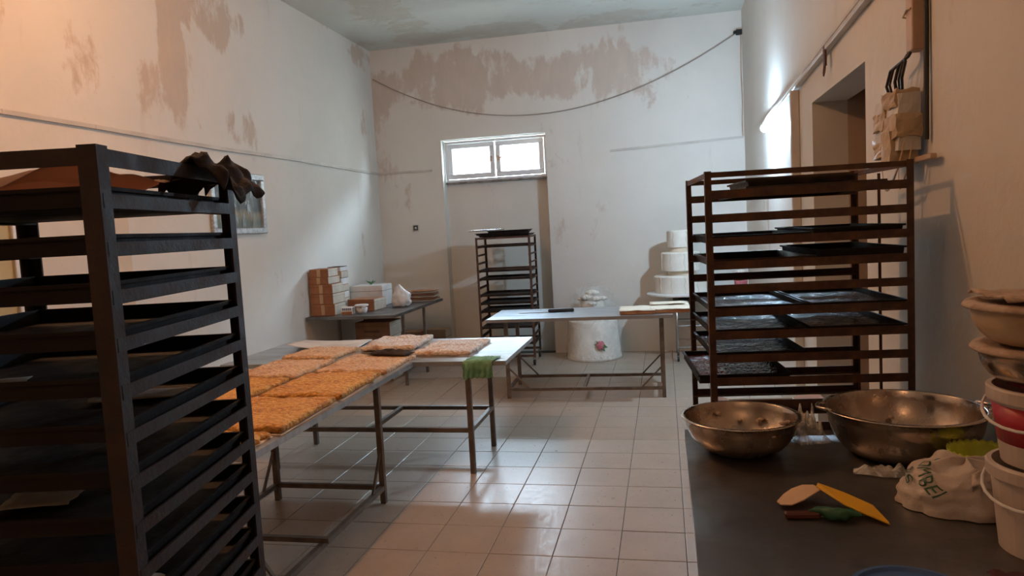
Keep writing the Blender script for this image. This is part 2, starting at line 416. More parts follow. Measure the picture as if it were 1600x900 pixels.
# ------------------------------------------------------------------ cables and trunking on the walls
g = G()
ys = [YF+.1+k*(YB-YF-.12)/16 for k in range(17)]
for a, b in zip(ys[:-1], ys[1:]):
    g.bar((XL+.010, a, 2.478+.006*math.sin(a*2)), (XL+.010, b, 2.478+.006*math.sin(b*2)), .02, .030)
tag(g.build('cable_trunking', m_trunk, bevel=.002), 'thin pale cable trunking running along the left wall above the rack', 'trunking')
g = G().bar((XL+.02, YB-.009, 2.475), (-2.965, YB-.009, 2.468), .018, .026)
tag(g.build('cable_trunking', m_trunk), 'short pale trunking on the back wall left of the window', 'trunking')
g = G().bar((-.62, YB-.0105, 2.552), (.985, YB-.0105, 2.600), .018, .026)
o = tag(g.build('cable_trunking', m_trunk), 'pale trunking on the back wall right of the window', 'trunking')
G().tube([(.982, YB-.012, 2.60), (.975, YB-.014, 2.75), (.985, YB-.012, 3.0), (.978, YB-.012, 3.4), (.986, YB-.012, 3.84)], .006, 6).build('corner_wire', m_trunk_t, o)
pts = []
for k in range(33):
    t = k/32; x = -3.70 + t*(4.66)
    z = 3.72*(1-t) + 3.84*t - 4*.70*t*(1-t)*(1-.12*(t-.5)) ; pts.append((x, YB-.02, z))
tag(G().tube(pts, .0065, 6).build('hanging_cable', M('grey cable', (.33, .28, .24), None, rough=.6)), 'thin cable sagging across the back wall above the window', 'cable')
tag(G().box(.93, .998, YB-.05, YB-.001, 3.80, 3.86).box(.9, .93, YB-.04, YB-.01, 3.815, 3.845).build('junction_box', m_black, bevel=.004), 'small black junction box high in the back right corner', 'junction box')
s = thing('wall_socket', 'small square wall socket with dark centre left of the window niche', 'socket', (-3.24, YB, 1.725))
ring(G(), -.045, .045, -.045, .045, .013, -.014, 0).build('plate', m_trunk, s, bevel=.003)
G().box(-.032, .032, -.006, 0, -.032, .032).build('insert', m_black, s)
G().box(-.014, .014, -.010, -.005, -.014, .014).build('contact_face', m_trunk, s)
# right wall trunking, pipe, hook, lamp
t = thing('sloping_trunking', 'wide pale trunking running along the right wall above the doorway', 'trunking', (XR, 0, 0))
G().bar((-.0215, 3.16, 2.676), (-.0215, 7.55, 2.492), .04, .05).build('channel', m_trunk, t, bevel=.004)
G().bar((-.0435, 3.16, 2.686), (-.0435, 7.55, 2.502), .005, .02).build('lid', m_trunk, t)
tag(G().box(XR-.062, XR, 5.645, 5.69, 0, 2.540).build('vertical_conduit', m_trunk, bevel=.006), 'square vertical conduit on the right wall past the doorway', 'conduit')
t = thing('wall_hook', 'small rusty hook hanging from the trunking above the doorway', 'hook', (XR-.03, 4.62, 2.60))
G().box(-.012, .0, -.022, .022, -.10, .03).build('strap', m_rust2, t)
G().tube([(-.008, -.015, -.09), (-.012, -.016, -.135), (-.014, 0, -.155), (-.012, .016, -.135), (-.008, .015, -.10)], .005, 6).build('hook_loop', m_rust2, t)
m_led = emit('cold white bulb', (.55, .77, 1.0), LED_STRENGTH)
t = thing('wall_lamp', 'glaring cold white bulb on the right wall below the trunking', 'lamp', LED_AT)
dx = XR-LED_AT[0]
G().lathe([(.03, 0), (.03, .008), (.02, .012), (.02, .02)], 16).build('socket_base', m_white, t, smooth=False).rotation_euler = (0, -PI/2, 0)
t.children[0].location = (dx, 0, 0)
G().lathe([(.001, -.045), (.020, -.040), (.033, -.022), (.036, 0), (.030, .025), (.020, .040), (.018, .045)], 16).build('bulb', m_led, t, smooth=True).rotation_euler = (0, PI/2, 0)
# warm ceiling bulb behind the camera
m_warm = emit('warm bulb', (1.0, .50, .22), 60)
t = thing('pendant_bulb', 'warm bulb hanging on a cable near the entrance end of the room', 'lamp', WARM_AT)
G().tube([(0, 0, .06), (0, 0, ZC-WARM_AT[2])], .004, 6).build('cable', m_black, t)
G().lathe([(.016, .04), (.016, .085), (.01, .09)], 12).build('holder', m_black, t)
G().lathe([(.001, -.035), (.02, -.03), (.03, -.012), (.031, 0), (.024, .022), (.014, .04)], 16).build('glass_bulb', m_warm, t, smooth=True)
wl = bpy.data.lights.new('warm_filament', 'POINT'); wl.energy = WARM_POWER; wl.color = (1.0, .47, .21); wl.shadow_soft_size = .05
wo = bpy.data.objects.new('warm_filament', wl); C.objects.link(wo); wo.location = (WARM_AT[0], WARM_AT[1], WARM_AT[2]-.09)
# dim warm bulb over the entrance behind the camera
b2 = copy_tree(bpy.data.objects['pendant_bulb']); b2.location = (-.5, -1.3, 3.1)
tag(b2, 'dim warm bulb hanging over the entrance behind the camera', 'lamp')
wl2 = bpy.data.lights.new('entrance_filament', 'POINT'); wl2.energy = 16; wl2.color = (1.0, .50, .24); wl2.shadow_soft_size = .05
wo2 = bpy.data.objects.new('entrance_filament', wl2); C.objects.link(wo2); wo2.location = (-.5, -1.3, 3.0)
# taped cable bundle on the right wall
t = thing('cable_cover', 'vertical beige cable cover running down the right wall to the taped box', 'trunking', (XR, 3.10, 0))
G().box(-.05, 0, -.035, .035, 2.245, ZC).build('cover', m_trunk_t, t, bevel=.004)
G().tube([(-.052, -.03, 2.40), (-.056, 0, 2.405), (-.052, .06, 2.39), (-.02, .075, 2.385)], .004, 5).build('tie', m_trunk_t, t)
tag(G().tube([(XR-.014, 3.03, ZC), (XR-.014, 3.028, 3.0), (XR-.014, 3.02, 2.3), (XR-.018, 3.015, 1.90)], .010, 8).build('black_cable', m_black), 'thick black cable beside the beige cable cover', 'cable')
t = thing('taped_cable_box', 'bundle of wires wrapped in masking tape on the right wall above the rack', 'cable box', (XR-.014, 3.2, 1.82))
def wob(x, y, z, a=.006): return (x + a*nz(x*30, y*30, z*30+3), y + a*nz(y*31, z*29, x*30), z + a*nz(z*33, x*30+5, y*28))
def soft_box(x0, x1, y0, y1, z0, z1, a=.008, n=4):
    g = G().box(x0, x1, y0, y1, z0, z1); bm = bmesh.new()
    me = bpy.data.meshes.new('tmp'); me.from_pydata(g.v, [], g.f); bm.from_mesh(me)
    bmesh.ops.subdivide_edges(bm, edges=bm.edges[:], cuts=n, use_grid_fill=True)
    g = G(); bm.verts.ensure_lookup_table()
    g.v = [wob(*v.co, a) for v in bm.verts]; g.f = [tuple(v.index for v in f.verts) for f in bm.faces]; bm.free()
    bpy.data.meshes.remove(me); return g
soft_box(-.085, -.004, -.13, .17, .05, .27).build('box_core', m_tape_w, t)
for a, b, z0, z1, off, mt in ((-.12, .06, .22, .285, .004, m_tape), (-.14, .05, .10, .19, .005, m_tape), (.02, .16, .15, .22, .006, m_tape), (-.05, .18, .04, .10, .004, m_tape), (-.09, .03, .0, .13, .009, m_tape)):
    soft_box(-.085-off*2, -.004, a, b, z0, z1, .012, 3).build('tape_strip', mt, t)
G().grid(12, 1, lambda u, v: (-.07-.02*math.sin(u*PI), .15-.30*u, .06-.17*math.sin(u*PI)**.8 + .02*v + .012*u)).build('tape_loop', m_tape, t, solid=.002, smooth=True)
G().grid(12, 1, lambda u, v: (-.05-.02*math.sin(u*PI), -.02-.15*u, .05-.15*math.sin(u*PI)**.8 + .018*v)).build('tape_loop', m_tape, t, solid=.002, smooth=True)
G().grid(6, 1, lambda u, v: (-.012-.05*(1-u), .17+.33*u, .10+.03*u-.01*math.sin(u*3) + .02*v)).build('tape_tail', m_tape_w, t, solid=.002, smooth=True)
G().box(-.03, -.006, -.30, -.13, .0, .02).build('wood_peg', m_trunk_t, t, bevel=.003)
for k, (y, r, sw) in enumerate(((.06, .0065, .07), (.03, .005, .05), (-.02, .007, .02), (-.05, .005, -.01), (-.075, .006, -.03))):
    G().tube([(-.05, y+.01, .26), (-.06, y+sw*.6, .33), (-.055, y+sw*.5-.03, .385), (-.035, -.09+.01*k, .41), (-.03, -.1+.008*k, .422)], r, 6).build('wire', m_rust if k % 2 else m_black, t, smooth=True)

# ------------------------------------------------------------------ framed picture on the left wall
t = thing('framed_picture', 'silver framed picture wrapped in plastic leaning on the left wall', 'picture', (XL, 5.86, 1.73))
fr = ring(G(), -.42, .42, 0, .55, .055, -.035, -.003)
fr.v = [(-y, x, z) for x, y, z in fr.v]
fr.build('frame', M('silver frame', (.55, .58, .60), (.36, .40, .43), 45, .35, .6, .5, 60), t, bevel=.006)
m_pic, nt, p = newmat('dark landscape print')
tcn = nt.nodes.new('ShaderNodeTexCoord'); sp = nt.nodes.new('ShaderNodeSeparateXYZ'); nt.links.new(tcn.outputs['Generated'], sp.inputs[0])
hz = math_(nt, 'ADD', sp.outputs['Z'], math_(nt, 'MULTIPLY', tex(nt, 'noise', 6, detail=4), .25))
c = mixrgb(nt, maprange(nt, hz, .28, .36), (.10, .13, .10), (.20, .17, .10)); c = mixrgb(nt, maprange(nt, hz, .42, .50), c, (.03, .045, .05))
nt.links.new(c, p.inputs['Base Color']); p.inputs['Roughness'].default_value = .4
G().box(.006, .012, -.375, .375, .045, .505).build('print', m_pic, t)
def wrapf(u, v):
    y, z = -.37+.74*u, .05+.45*v
    return (.020+.010*abs(nz(u*3+v*9, u*8-v*5, 2)), y, z)
m_wrap, nt, p = newmat('crinkled clear plastic')
p.inputs['Base Color'].default_value = (.6, .75, .8, 1); p.inputs['Roughness'].default_value = .08
st = tex(nt, 'noise', 9, detail=3, dist=.8, stretch=(1,2.4,.7))
nt.links.new(maprange(nt, st, .5, .68, .05, .55), p.inputs['Alpha']); bump(nt, p, st, 1, .05)
G().grid(40, 26, wrapf).build('plastic_wrap', m_wrap, t, smooth=True)

# ------------------------------------------------------------------ tables
def table(name, label, x0, x1, y0, y1, z, legs, strz, mat_top, mat_leg=m_frame, lip=.03, rz=0, xm=None, brace=True, leg=.035, pivot=None):
    cx, cy = pivot or ((x0+x1)/2, (y0+y1)/2)
    t = thing(name, label, 'table', (cx, cy, 0), rz)
    L = [(a-cx, b-cy) for a, b in legs]; x0 -= cx; x1 -= cx; y0 -= cy; y1 -= cy
    g = G().box(x0, x1, y0, y1, z-.004, z)
    for a in ((x0, x1, y0, y0+.003), (x0, x1, y1-.003, y1), (x0, x0+.003, y0+.003, y1-.003), (x1-.003, x1, y0+.003, y1-.003)): g.box(*a, z-lip, z-.004)
    g.build('tabletop', mat_top, t)
    zt = z-.006
    for a, b in L: G().box(a-leg/2, a+leg/2, b-leg/2, b+leg/2, 0, zt-.03).build('leg', mat_leg, t, bevel=.003)
    xs = sorted({round(a, 3) for a, b in L}); yy = sorted({round(b, 3) for a, b in L})
    ax, bx, ay, by = min(xs), max(xs), min(yy), max(yy)
    for b in (ay, by): G().box(ax-leg/2, bx+leg/2, b-leg/2, b+leg/2, zt-.03, zt).build('apron', mat_leg, t)
    for a in (ax, bx): G().box(a-leg/2, a+leg/2, ay+leg/2, by-leg/2, zt-.03, zt).build('apron', mat_leg, t)
    s = .028
    for b in (ay, by): G().box(ax+leg/2, bx-leg/2, b-s/2, b+s/2, strz-s/2, strz+s/2).build('stretcher', mat_leg, t)
    for a in (ax, bx): G().box(a-s/2, a+s/2, ay+leg/2, by-leg/2, strz-s/2, strz+s/2).build('stretcher', mat_leg, t)
    if xm is not None:
        if isinstance(xm, tuple): G().box(ax-.0, bx+.04, xm[1]-cy-s/2, xm[1]-cy+s/2, strz+s/2, strz+s*1.4).build('cross_bar', mat_leg, t)
        else: G().box(xm-cx-s/2, xm-cx+s/2, ay+s/2, by-s/2, strz-s/2, strz+s/2).build('cross_bar', mat_leg, t)
    if brace:
        for a, b in L:
            sx = 1 if a < (ax+bx)/2 else -1
            if brace == 'y':
                sy = 1 if b < (ay+by)/2 else -1
                G().bar((a, b+sy*leg/2, strz+.22), (a, b+sy*.16, strz+.012), .014).build('brace', mat_leg, t)
                continue
            G().bar((a+sx*leg/2, b, strz+.20), (a+sx*.20, b, strz+.012), .014).build('brace', mat_leg, t)
    return t
ZP = .785
table('steel_worktable', 'long steel table across the middle with a green rag at its corner', -3.15, -1.045, 4.56, 5.57, ZP,
      [(-2.80, 4.62), (-1.325, 4.62), (-2.80, 5.23), (-1.325, 5.23)], .30, m_steeltop, xm=-2.05, brace=False)
table('steel_worktable', 'steel table covered in orange pastry sheets behind the near rack', -2.72, -1.685, 2.58, 4.545, ZP,
      [(-2.47, 2.66), (-1.75, 2.66), (-2.47, 4.06), (-1.75, 4.06)], .10, m_steeltop, xm=('y', 3.25), brace='y')
ZM = .79
table('steel_worktable', 'narrow steel table in front of the wrapped cake near the back wall', -1.70, .05, 6.64, 7.44, ZM,
      [(-1.53, 6.75), (-.05, 6.75), (-1.53, 7.36), (-.05, 7.36)], .09, m_steeltop, xm=-.80, rz=math.radians(1.2))
ZB = .83
table('steel_worktable', 'steel table stacked with cardboard boxes in the far left corner', -3.715, -2.72, 6.91, 8.56, ZB,
      [(-3.55, 7.35), (-2.80, 7.35), (-3.55, 8.05), (-2.80, 8.05)], .16, m_steeldark, brace=False, leg=.03)
ZF = .88
t = thing('foreground_worktable', 'dark dull steel worktable in the right foreground with bowls on it', 'table', (.525, 1.75, 0))
G().box(-.475, .465, -.95, .91, ZF-.004, ZF).box(-.475, -.472, -.95, .91, ZF-.035, ZF-.004).box(-.472, .465, .907, .91, ZF-.035, ZF-.004).build('tabletop', m_steeldark, t)
for a in (-.42, .43):
    for b in (-.88, .84): G().box(a-.02, a+.02, b-.02, b+.02, 0, ZF-.036).build('leg', m_frame, t, bevel=.003)
G().box(-.44, .45, -.90, .86, ZF-.036, ZF-.006).build('apron', m_frame, t)
G().box(-.40, .41, -.86, .82, .40, .412).build('lower_shelf', m_steeldark, t)

# ------------------------------------------------------------------ racks and trays
def rack(name, label, loc, rz, w, d, h, levels, mode, ps=.04, flip=1, casters=True, mats=(m_rust, m_rust), rh=.028):
    """posts at local x 0..w*flip, y 0..d; rails along y on the two sides, or along x at front and back"""
    t = thing(name, label, 'rack', loc, rz)
    X = [0, w*flip]; x0, x1 = min(X), max(X); th = .005; z0 = .10 if casters else .02
    for ax, sx in ((x0, 1), (x1, -1)):
        for ay, sy in ((0, 1), (d, -1)):
            g = G().box(min(ax, ax+sx*ps), max(ax, ax+sx*ps), min(ay, ay+sy*th), max(ay, ay+sy*th), z0, h)
            g.box(min(ax, ax+sx*th), max(ax, ax+sx*th), min(ay+sy*th, ay+sy*ps), max(ay+sy*th, ay+sy*ps), z0, h)
            g.build('post', mats[0], t)
            if casters:
                k = G().box(ax+sx*.02-.02, ax+sx*.02+.02, ay+sy*.02-.02, ay+sy*.02+.02, .085, .10).box(ax+sx*.02-.018, ax+sx*.02-.014, ay+sy*.02-.012, ay+sy*.02+.012, .03, .085).box(ax+sx*.02+.014, ax+sx*.02+.018, ay+sy*.02-.012, ay+sy*.02+.012, .03, .085).build('caster_fork', m_chrome, t)
                q = G().lathe([(.034, -.012), (.036, -.006), (.036, .006), (.034, .012)], 16); q.v = [(z+ax+sx*.02, y+ay+sy*.02, x+.037) for x, y, z in q.v]
                q.build('wheel', m_black, k)
    for b0, b1 in ((th, th*2), (d-th*2, d-th)): G().box(x0+th, x1-th, b0, b1, h-ps, h-.004).build('top_rail', mats[0], t)
    for a0, a1 in ((x0+th, x0+th*2), (x1-th*2, x1-th)): G().box(a0, a1, th, d-th, h-ps, h-.004).build('top_rail', mats[0], t)
    for b0, b1 in ((th, th*2), (d-th*2, d-th)): G().box(x0+th, x1-th, b0, b1, z0+.005, z0+.035).build('base_rail', mats[0], t)
    protos = None
    for z in levels:
        if protos is None:
            protos = []
            if mode == 'side':
                for ax, sx in ((x0, 1), (x1, -1)):
                    g = G().box(min(ax-sx*.001, ax+sx*.004), max(ax-sx*.001, ax+sx*.004), ps*.2, d-ps*.2, 0, rh)
                    g.box(min(ax+sx*.004, ax+sx*.034), max(ax+sx*.004, ax+sx*.034), ps*.2, d-ps*.2, 0, .004); protos.append(g.build('shelf_rail', mats[1], t, loc=(0, 0, z)))
            else:
                for ay, sy in ((0, 1), (d, -1)):
                    g = G().box(x0+.005, x1-.005, min(ay-sy*.001, ay+sy*.004), max(ay-sy*.001, ay+sy*.004), 0, rh)
                    g.box(x0+.005, x1-.005, min(ay+sy*.004, ay+sy*.034), max(ay+sy*.004, ay+sy*.034), 0, .004); protos.append(g.build('shelf_rail', mats[1], t, loc=(0, 0, z)))
        else:
            for p in protos:
                c = p.copy(); C.objects.link(c); c.parent = t; c.location = (0, 0, z)
    return t
def tray_geo(w, l, h=.032, flare=.014, lip=.007):
    def loop(a, b, z): return [(-a, -b, z), (a, -b, z), (a, b, z), (-a, b, z)]
    a, b = w/2-flare, l/2-flare; tt = .0016
    L = [loop(a, b, 0), loop(w/2-lip, l/2-lip, h), loop(w/2, l/2, h+.001), loop(w/2, l/2, h-.004), loop(w/2+.0008, l/2+.0008, h+.003), loop(w/2-lip-tt, l/2-lip-tt, h+.003), loop(a-tt, b-tt, tt)]
    g = G(); vs = [p for q in L for p in q]; n = len(L)
    fs = [(3, 2, 1, 0)] + [(i*4+k, i*4+(k+1) % 4, (i+1)*4+(k+1) % 4, (i+1)*4+k) for i in range(n-1) for k in range(4)] + [tuple((n-1)*4+k for k in range(4))]
    return g.add(vs, fs)
ORD = ['', 'top', 'second', 'third', 'fourth', 'fifth', 'sixth', 'seventh', 'eighth', 'ninth', 'tenth', 'eleventh', 'twelfth', 'thirteenth', 'fourteenth', 'fifteenth', 'sixteenth', 'seventeenth', 'eighteenth', 'nineteenth', 'twentieth', 'twenty first']

# near-left rack: its right front post stands by the left edge of the picture
RL = math.radians(10.8); LW, LD, LH = .53, .565, 1.83
A = Vector((-.930, 1.06, 0))
lv = [1.722 - .0835*k for k in range(19)]
rack('tray_rack', 'tall dark rusty tray rack in the left foreground', A, RL, LW, LD, LH, lv, 'side', ps=.034, flip=-1, rh=.025)
RM = Matrix.Translation(A) @ Matrix.Rotation(RL, 4, 'Z')
tl = {}
tp = None
for k, z in enumerate(lv):
    if tp is None: o = tp = tray_geo(.50, .54, flare=.011).build('baking_tray', m_tray)
    else: o = tp.copy(); C.objects.link(o)
    pl_ = RM @ Vector((-LW/2 + random.uniform(-.003, .003), LD/2 + random.uniform(-.003, .003), z+.0048))
    o.location = pl_; o.rotation_euler = (0, 0, RL + random.uniform(-.004, .004))
    tag(o, 'blackened baking tray on the %s shelf of the near left rack' % ORD[k+1], 'tray', 'baking trays in the near left rack'); tl[k] = o
def sheet(name, mat, label, cat, loc, rz, w, l, amp=.01, sc=5, seed=0, n=14, solid=.0012, curl=0):
    def f(u, v):
        x, y = (u-.5)*w, (v-.5)*l
        z = amp*(.5+.5*nz(u*sc*.5+seed, v*sc*.5, seed)) + curl*max(0, abs(u-.5)*2-.6)**2*2
        return (x + .01*nz(v*4, seed, 1), y + .01*nz(u*4, 3, seed), z)
    o = G().grid(n, n, f).build(name, mat, smooth=True, solid=solid); o.location = loc; o.rotation_euler = (0, 0, rz)
    return tag(o, label, cat)
def onrack(x, y, z): return RM @ Vector((x, y, z))
sheet('wrapping_paper', m_pinkpaper, 'crumpled pinkish paper lying in the top tray of the near left rack', 'paper', onrack(-LW/2, LD/2-.05, lv[0]+.012), RL, .42, .42, .105, 5, 3, 20)
sheet('paper_scrap', m_paper, 'small pale paper scrap in the fifth tray of the near left rack', 'paper', onrack(-.34, .14, lv[4]+.012), RL+.4, .13, .09, .006, 3, 5, 6)
sheet('paper_scrap', m_paper, 'pale paper scrap in the eighth tray of the near left rack', 'paper', onrack(-.30, .20, lv[7]+.012), RL+.2, .14, .11, .006, 3, 6, 6)
sheet('paper_scrap', m_paper, 'brown paper strip in the sixth tray of the near left rack', 'paper', onrack(-.17, .38, lv[5]+.012), RL+.1, .22, .10, .008, 3, 7, 8)
sheet('paper_scrap', m_paper, 'brown paper strip in the tenth tray of the near left rack', 'paper', onrack(-.12, .16, lv[9]+.012), RL-.3, .12, .08, .008, 3, 8, 8)
# black cloth hanging over the rack's far corner
def clothf(u, v):
    s = (u-.5)*2; yy = LD-.21 + .235*v
    x = .028*math.sin(s*1.4) ; z = LH + .012 - .075*abs(s)**1.6*(1.0 + .5*nz(v*4, s, 9))
    x = s*.038
    x += .018*nz(v*6, s*3, 4) + (.045*(s-.35) if s > .35 else .06*(s+.35) if s < -.35 else 0)
    z += .022*nz(v*7, s*4, 1) + .014*math.sin(v*9)
    return tuple(RM @ Vector((x-.004, yy + .03*nz(s*3, v*3, 7), z)))
tag(G().grid(20, 22, clothf).build('black_rag', m_blackcloth, smooth=True, solid=.004), 'crumpled black rag hung over the top corner of the near left rack', 'cloth')

# right rack
RR = math.radians(5); RWd, RD, RH = .73, .585, 1.82
RA = Vector((.156, 2.775, 0)); RMr = Matrix.Translation(RA) @ Matrix.Rotation(RR, 4, 'Z')
rv = [1.718-.088*k for k in range(17)]
rack('tray_rack', 'brown rusted tray rack beside the doorway behind the steel bowls', RA, RR, RWd, RD, RH, rv, 'front', ps=.024, casters=True, mats=(m_rust2, m_rust2), rh=.031)
mp_ = G().tube([(RWd-.008, RD*.52, .11), (RWd-.008, RD*.52, RH-.03)], .006, 8).build('mid_rod', m_rust2, bpy.data.objects['tray_rack.001'])
GT = 'baking trays in the rack beside the doorway'
def rtray(k, cx, w, label, glaze=None, dy=0, dz=0, tilt=0, mat=m_tray, l=.565, h=.03, flipz=False, flare=.012):
    t = thing('baking_tray', label, 'tray', RMr @ Vector((cx, RD/2+dy, rv[k]+.0046+dz)), RR, GT)
    t.rotation_euler = (math.pi if flipz else 0, tilt, RR)
    if flipz: t.location.z += h+.004
    tray_geo(w, l, h, flare).build('pan', mat, t)
    if glaze:
        hh = h*.55
        G().grid(10, 14, lambda u, v: ((u-.5)*(w-.030), (v-.5)*(l-.030), hh+.004*nz(u*7, v*9, k*3+cx))).build('dark_glaze', glaze, t, smooth=True)
    return t
rtray(0, .40, .52, 'upturned dark tray on the top shelf of the rack beside the doorway', flipz=True, mat=m_tray2)
rtray(0, .36, .40, 'smaller tray lying on the upturned tray atop the doorway rack', dz=.038, mat=m_tray2, l=.4, h=.02, dy=-.03)
rtray(2, .20, .35, 'left empty black tray on the third shelf of the doorway rack')
rtray(2, .543, .325, 'right empty black tray on the third shelf of the doorway rack', h=.042)
rtray(3, .21, .37, 'left empty black tray on the fourth shelf of the doorway rack', mat=m_tray2)
rtray(3, .555, .31, 'right deep black tray on the fourth shelf of the doorway rack', h=.05)
rtray(5, .185, .345, 'left glossy dark glazed tray on the sixth shelf of the doorway rack', m_glaze)
rtray(5, .54, .345, 'right glossy dark glazed tray on the sixth shelf of the doorway rack', m_glaze)
rtray(6, .182, .345, 'left glossy dark glazed tray on the seventh shelf of the doorway rack', m_glaze)
rtray(6, .535, .345, 'right glossy dark glazed tray on the seventh shelf of the doorway rack', m_glaze)
rtray(7, .182, .345, 'single glossy glazed tray on the eighth shelf of the doorway rack', m_glaze)
rtray(8, .130, .345, 'single dark red glazed tray on the ninth shelf of the doorway rack', m_glaze_r, l=.532, flare=.005)

# small rack in the window niche
SA = Vector((-2.20, 8.33, 0)); SW, SD, SH = .66, .58, 1.56
sv = [1.43-.098*k for k in range(13)]
rack('tray_rack', 'slim tray rack standing below the window in the niche', SA, math.radians(3), SW, SD, SH, sv, 'side', ps=.026, mats=(m_rust2, m_rust2), rh=.02)
SMm = Matrix.Translation(SA) @ Matrix.Rotation(math.radians(3), 4, 'Z')
sp_ = None
for k in (0, 3, 4, 6, 7, 8, 10, 12):
    if sp_ is None: o = sp_ = tray_geo(SW-.03, .55, .024).build('baking_tray', m_tray2)
    else: o = sp_.copy(); C.objects.link(o)
    o.location = SMm @ Vector((SW/2, SD/2 + random.uniform(-.006, .006), sv[k]+.0048)); o.rotation_euler = (0, 0, math.radians(3) + random.uniform(-.005, .005))
    tag(o, 'dark tray on the %s shelf of the slim rack below the window' % ORD[k+1], 'tray', 'trays in the slim rack below the window')
for i, (x, y, w, l, z, rz) in enumerate(((.34, .30, .62, .50, 0, .05), (.30, .26, .58, .46, .024, -.04), (.38, .32, .50, .5, .048, .08))):
    o = tray_geo(w, l, .020).build('baking_tray', m_tray); o.location = SMm @ Vector((x, y, SH+.001+z)); o.rotation_euler = (0, 0, rz)
    tag(o, '%s of three flat trays piled on top of the slim rack' % ('lowest', 'middle', 'topmost')[i], 'tray', 'trays piled on the slim rack')
o = G().tube([(-.10, .02, 0), (-.06, .02, .001), (.32, .10, .004)], [.006, .009, .009], 10).build('metal_rod', m_chrome, smooth=True)
o.location = SMm @ Vector((.02, .0, SH+.081)); tag(o, 'silver metal rod sticking out from the trays on the slim rack', 'rod')

# ------------------------------------------------------------------ pastry sheets on the tables
GP = 'pastry sheets spread on the steel tables'
def pastry(label, cx, cy, w, l, rz, mat, seed, curl=0, th=.027, z=ZP):
    t = thing('pastry_sheet', label, 'pastry', (cx, cy, z+.001), math.radians(rz), GP)
    def edge(u, v):
        e = min(u, 1-u, v, 1-v)
        x = (u-.5)*w + .022*nz(v*5, seed, 2) + .006*nz(v*19, seed, u*3); y = (v-.5)*l + .022*nz(u*5, seed, 8) + .006*nz(u*19, seed, v*3)
        return x, y, e
    n = 26; g = G()
    def top(u, v):
        x, y, e = edge(u, v)
        k = min(1, e/.06)
        z = .004 + th*(.55+.45*math.sqrt(k)) + .0055*nz(u*16+seed, v*16, seed) + .006*nz(u*4, v*4, seed+3) + curl*max(0, .16-e)/.16*(.5+.5*nz(u*3+seed, v*3, 5))
        return x, y, z
    def bot(u, v):
        x, y, e = edge(u, v); return x, y, .0015 + curl*.5*max(0, .16-e)/.16*(.5+.5*nz(u*3+seed, v*3, 5))
    g.grid(n, n, top); b0 = len(g.v); g.grid(n, n, bot)
    m_ = n+1; per = [i for i in range(m_)] + [j*m_+n for j in range(1, m_)] + [n*m_+i for i in range(n-1, -1, -1)] + [j*m_ for j in range(n-1, 0, -1)]
    for i in range(len(per)):
        a, b = per[i], per[(i+1) % len(per)]; g.f.append((a, b, b+b0, a+b0))
    g.build('crumb_slab', mat, t, smooth=True)
    def pf(u, v):
        return ((u-.5)*(w+.025) + .008*nz(v*7, seed, 1), (v-.5)*(l+.02) + .008*nz(u*7, seed, 4), .0006 + (.004*abs(nz(u*9, v*9, seed)) if min(u, 1-u, v, 1-v) < .01 else 0))
    G().grid(8, 8, pf).build('baking_paper', m_paper_w, t)
    return t
pastry('small orange pastry piece at the near end of the pastry table', -1.97, 2.715, .47, .22, 2, m_pastry, 1)
pastry('bright orange pastry sheet nearest the rack on the right edge of the pastry table', -1.955, 3.155, .48, .585, 1.5, m_pastry, 2, .02)
pastry('second orange pastry sheet along the right edge of the pastry table', -1.96, 3.795, .48, .60, 1.5, m_pastry, 3, .02)
pastry('browner pastry sheet with sugar at the far right end of the pastry table', -1.955, 4.425, .48, .585, 1, m_pastry2, 4, .02)
pastry('nearest orange pastry sheet of the left column on the pastry table', -2.475, 3.03, .44, .58, -1, m_pastry, 5, .02)
pastry('middle orange pastry sheet of the left column on the pastry table', -2.48, 3.66, .44, .58, 1, m_pastry, 6, .02)
pastry('browner pastry sheet of the left column next to the long table', -2.475, 4.275, .44, .55, -1, m_pastry2, 7, .02)
pastry('sugared pastry sheet at the front of the long table near the green rag', -1.545, 5.04, .42, .55, -2, m_pastry_w, 8, .015)
pastry('pale sugared pastry sheet with a curled corner at the back of the long table', -2.04, 5.22, .42, .52, 3, m_pastry_w, 9, .05)
pastry('light orange pastry sheet beside the parchment on the long table', -2.50, 4.85, .40, .42, -3, m_pastry2, 10, .02)
def parch(u, v):
    x, y = (u-.5)*.58, (v-.5)*.40
    z = .004 + .075*max(0, .45-u)**1.5*(1-.6*v)*2 + .008*(.5+.5*nz(u*5, v*5, 3))
    return (x, y, z)
o = G().grid(18, 14, parch).build('parchment', m_paper_w, smooth=True, solid=.0015); o.location = (-2.66, 5.325, ZP+.001); o.rotation_euler = (0, 0, .12)
tag(o, 'curled pale parchment sheet at the back of the long table', 'paper')
def rag(u, v): return ((u-.5)*.31, (v-.5)*.13 + .012*nz(u*6, 2, 3), .004 + .032*math.sqrt(max(0, math.sin(PI*u)*math.sin(PI*v)))*(.75+.6*nz(u*7, v*5, 2)))
o = G().grid(24, 14, rag).build('brown_rag', m_browncloth, smooth=True, solid=.003); o.location = (-1.885, 4.675, ZP+.039); o.rotation_euler = (0, 0, -.2)
tag(o, 'crumpled dark brown rag lying between the pastry sheets', 'cloth')
def grag(u, v):
    x = (u-.5)*.20 + .012*nz(v*4, u*2, 1)
    s = v*.255
    fold = .012*math.sin(u*17+v*3) + .008*nz(u*9, v*6, 5)
    if s < .13: return (x + .03*(1-v), 4.565+.13-s + .01*nz(u*5, 2, 1), ZP+.006 + .012*abs(nz(u*8, v*9, 3)))
    k = s-.13
    return (x, 4.553 - .006*min(1, k/.02) - abs(fold)*min(1, k/.05), ZP+.005-k*(.92+.2*nz(u*6, 4, 4)))
o = G().grid(30, 30, grag).build('green_rag', m_greencloth, smooth=True, solid=.003); o.location = (-1.235, 0, 0)
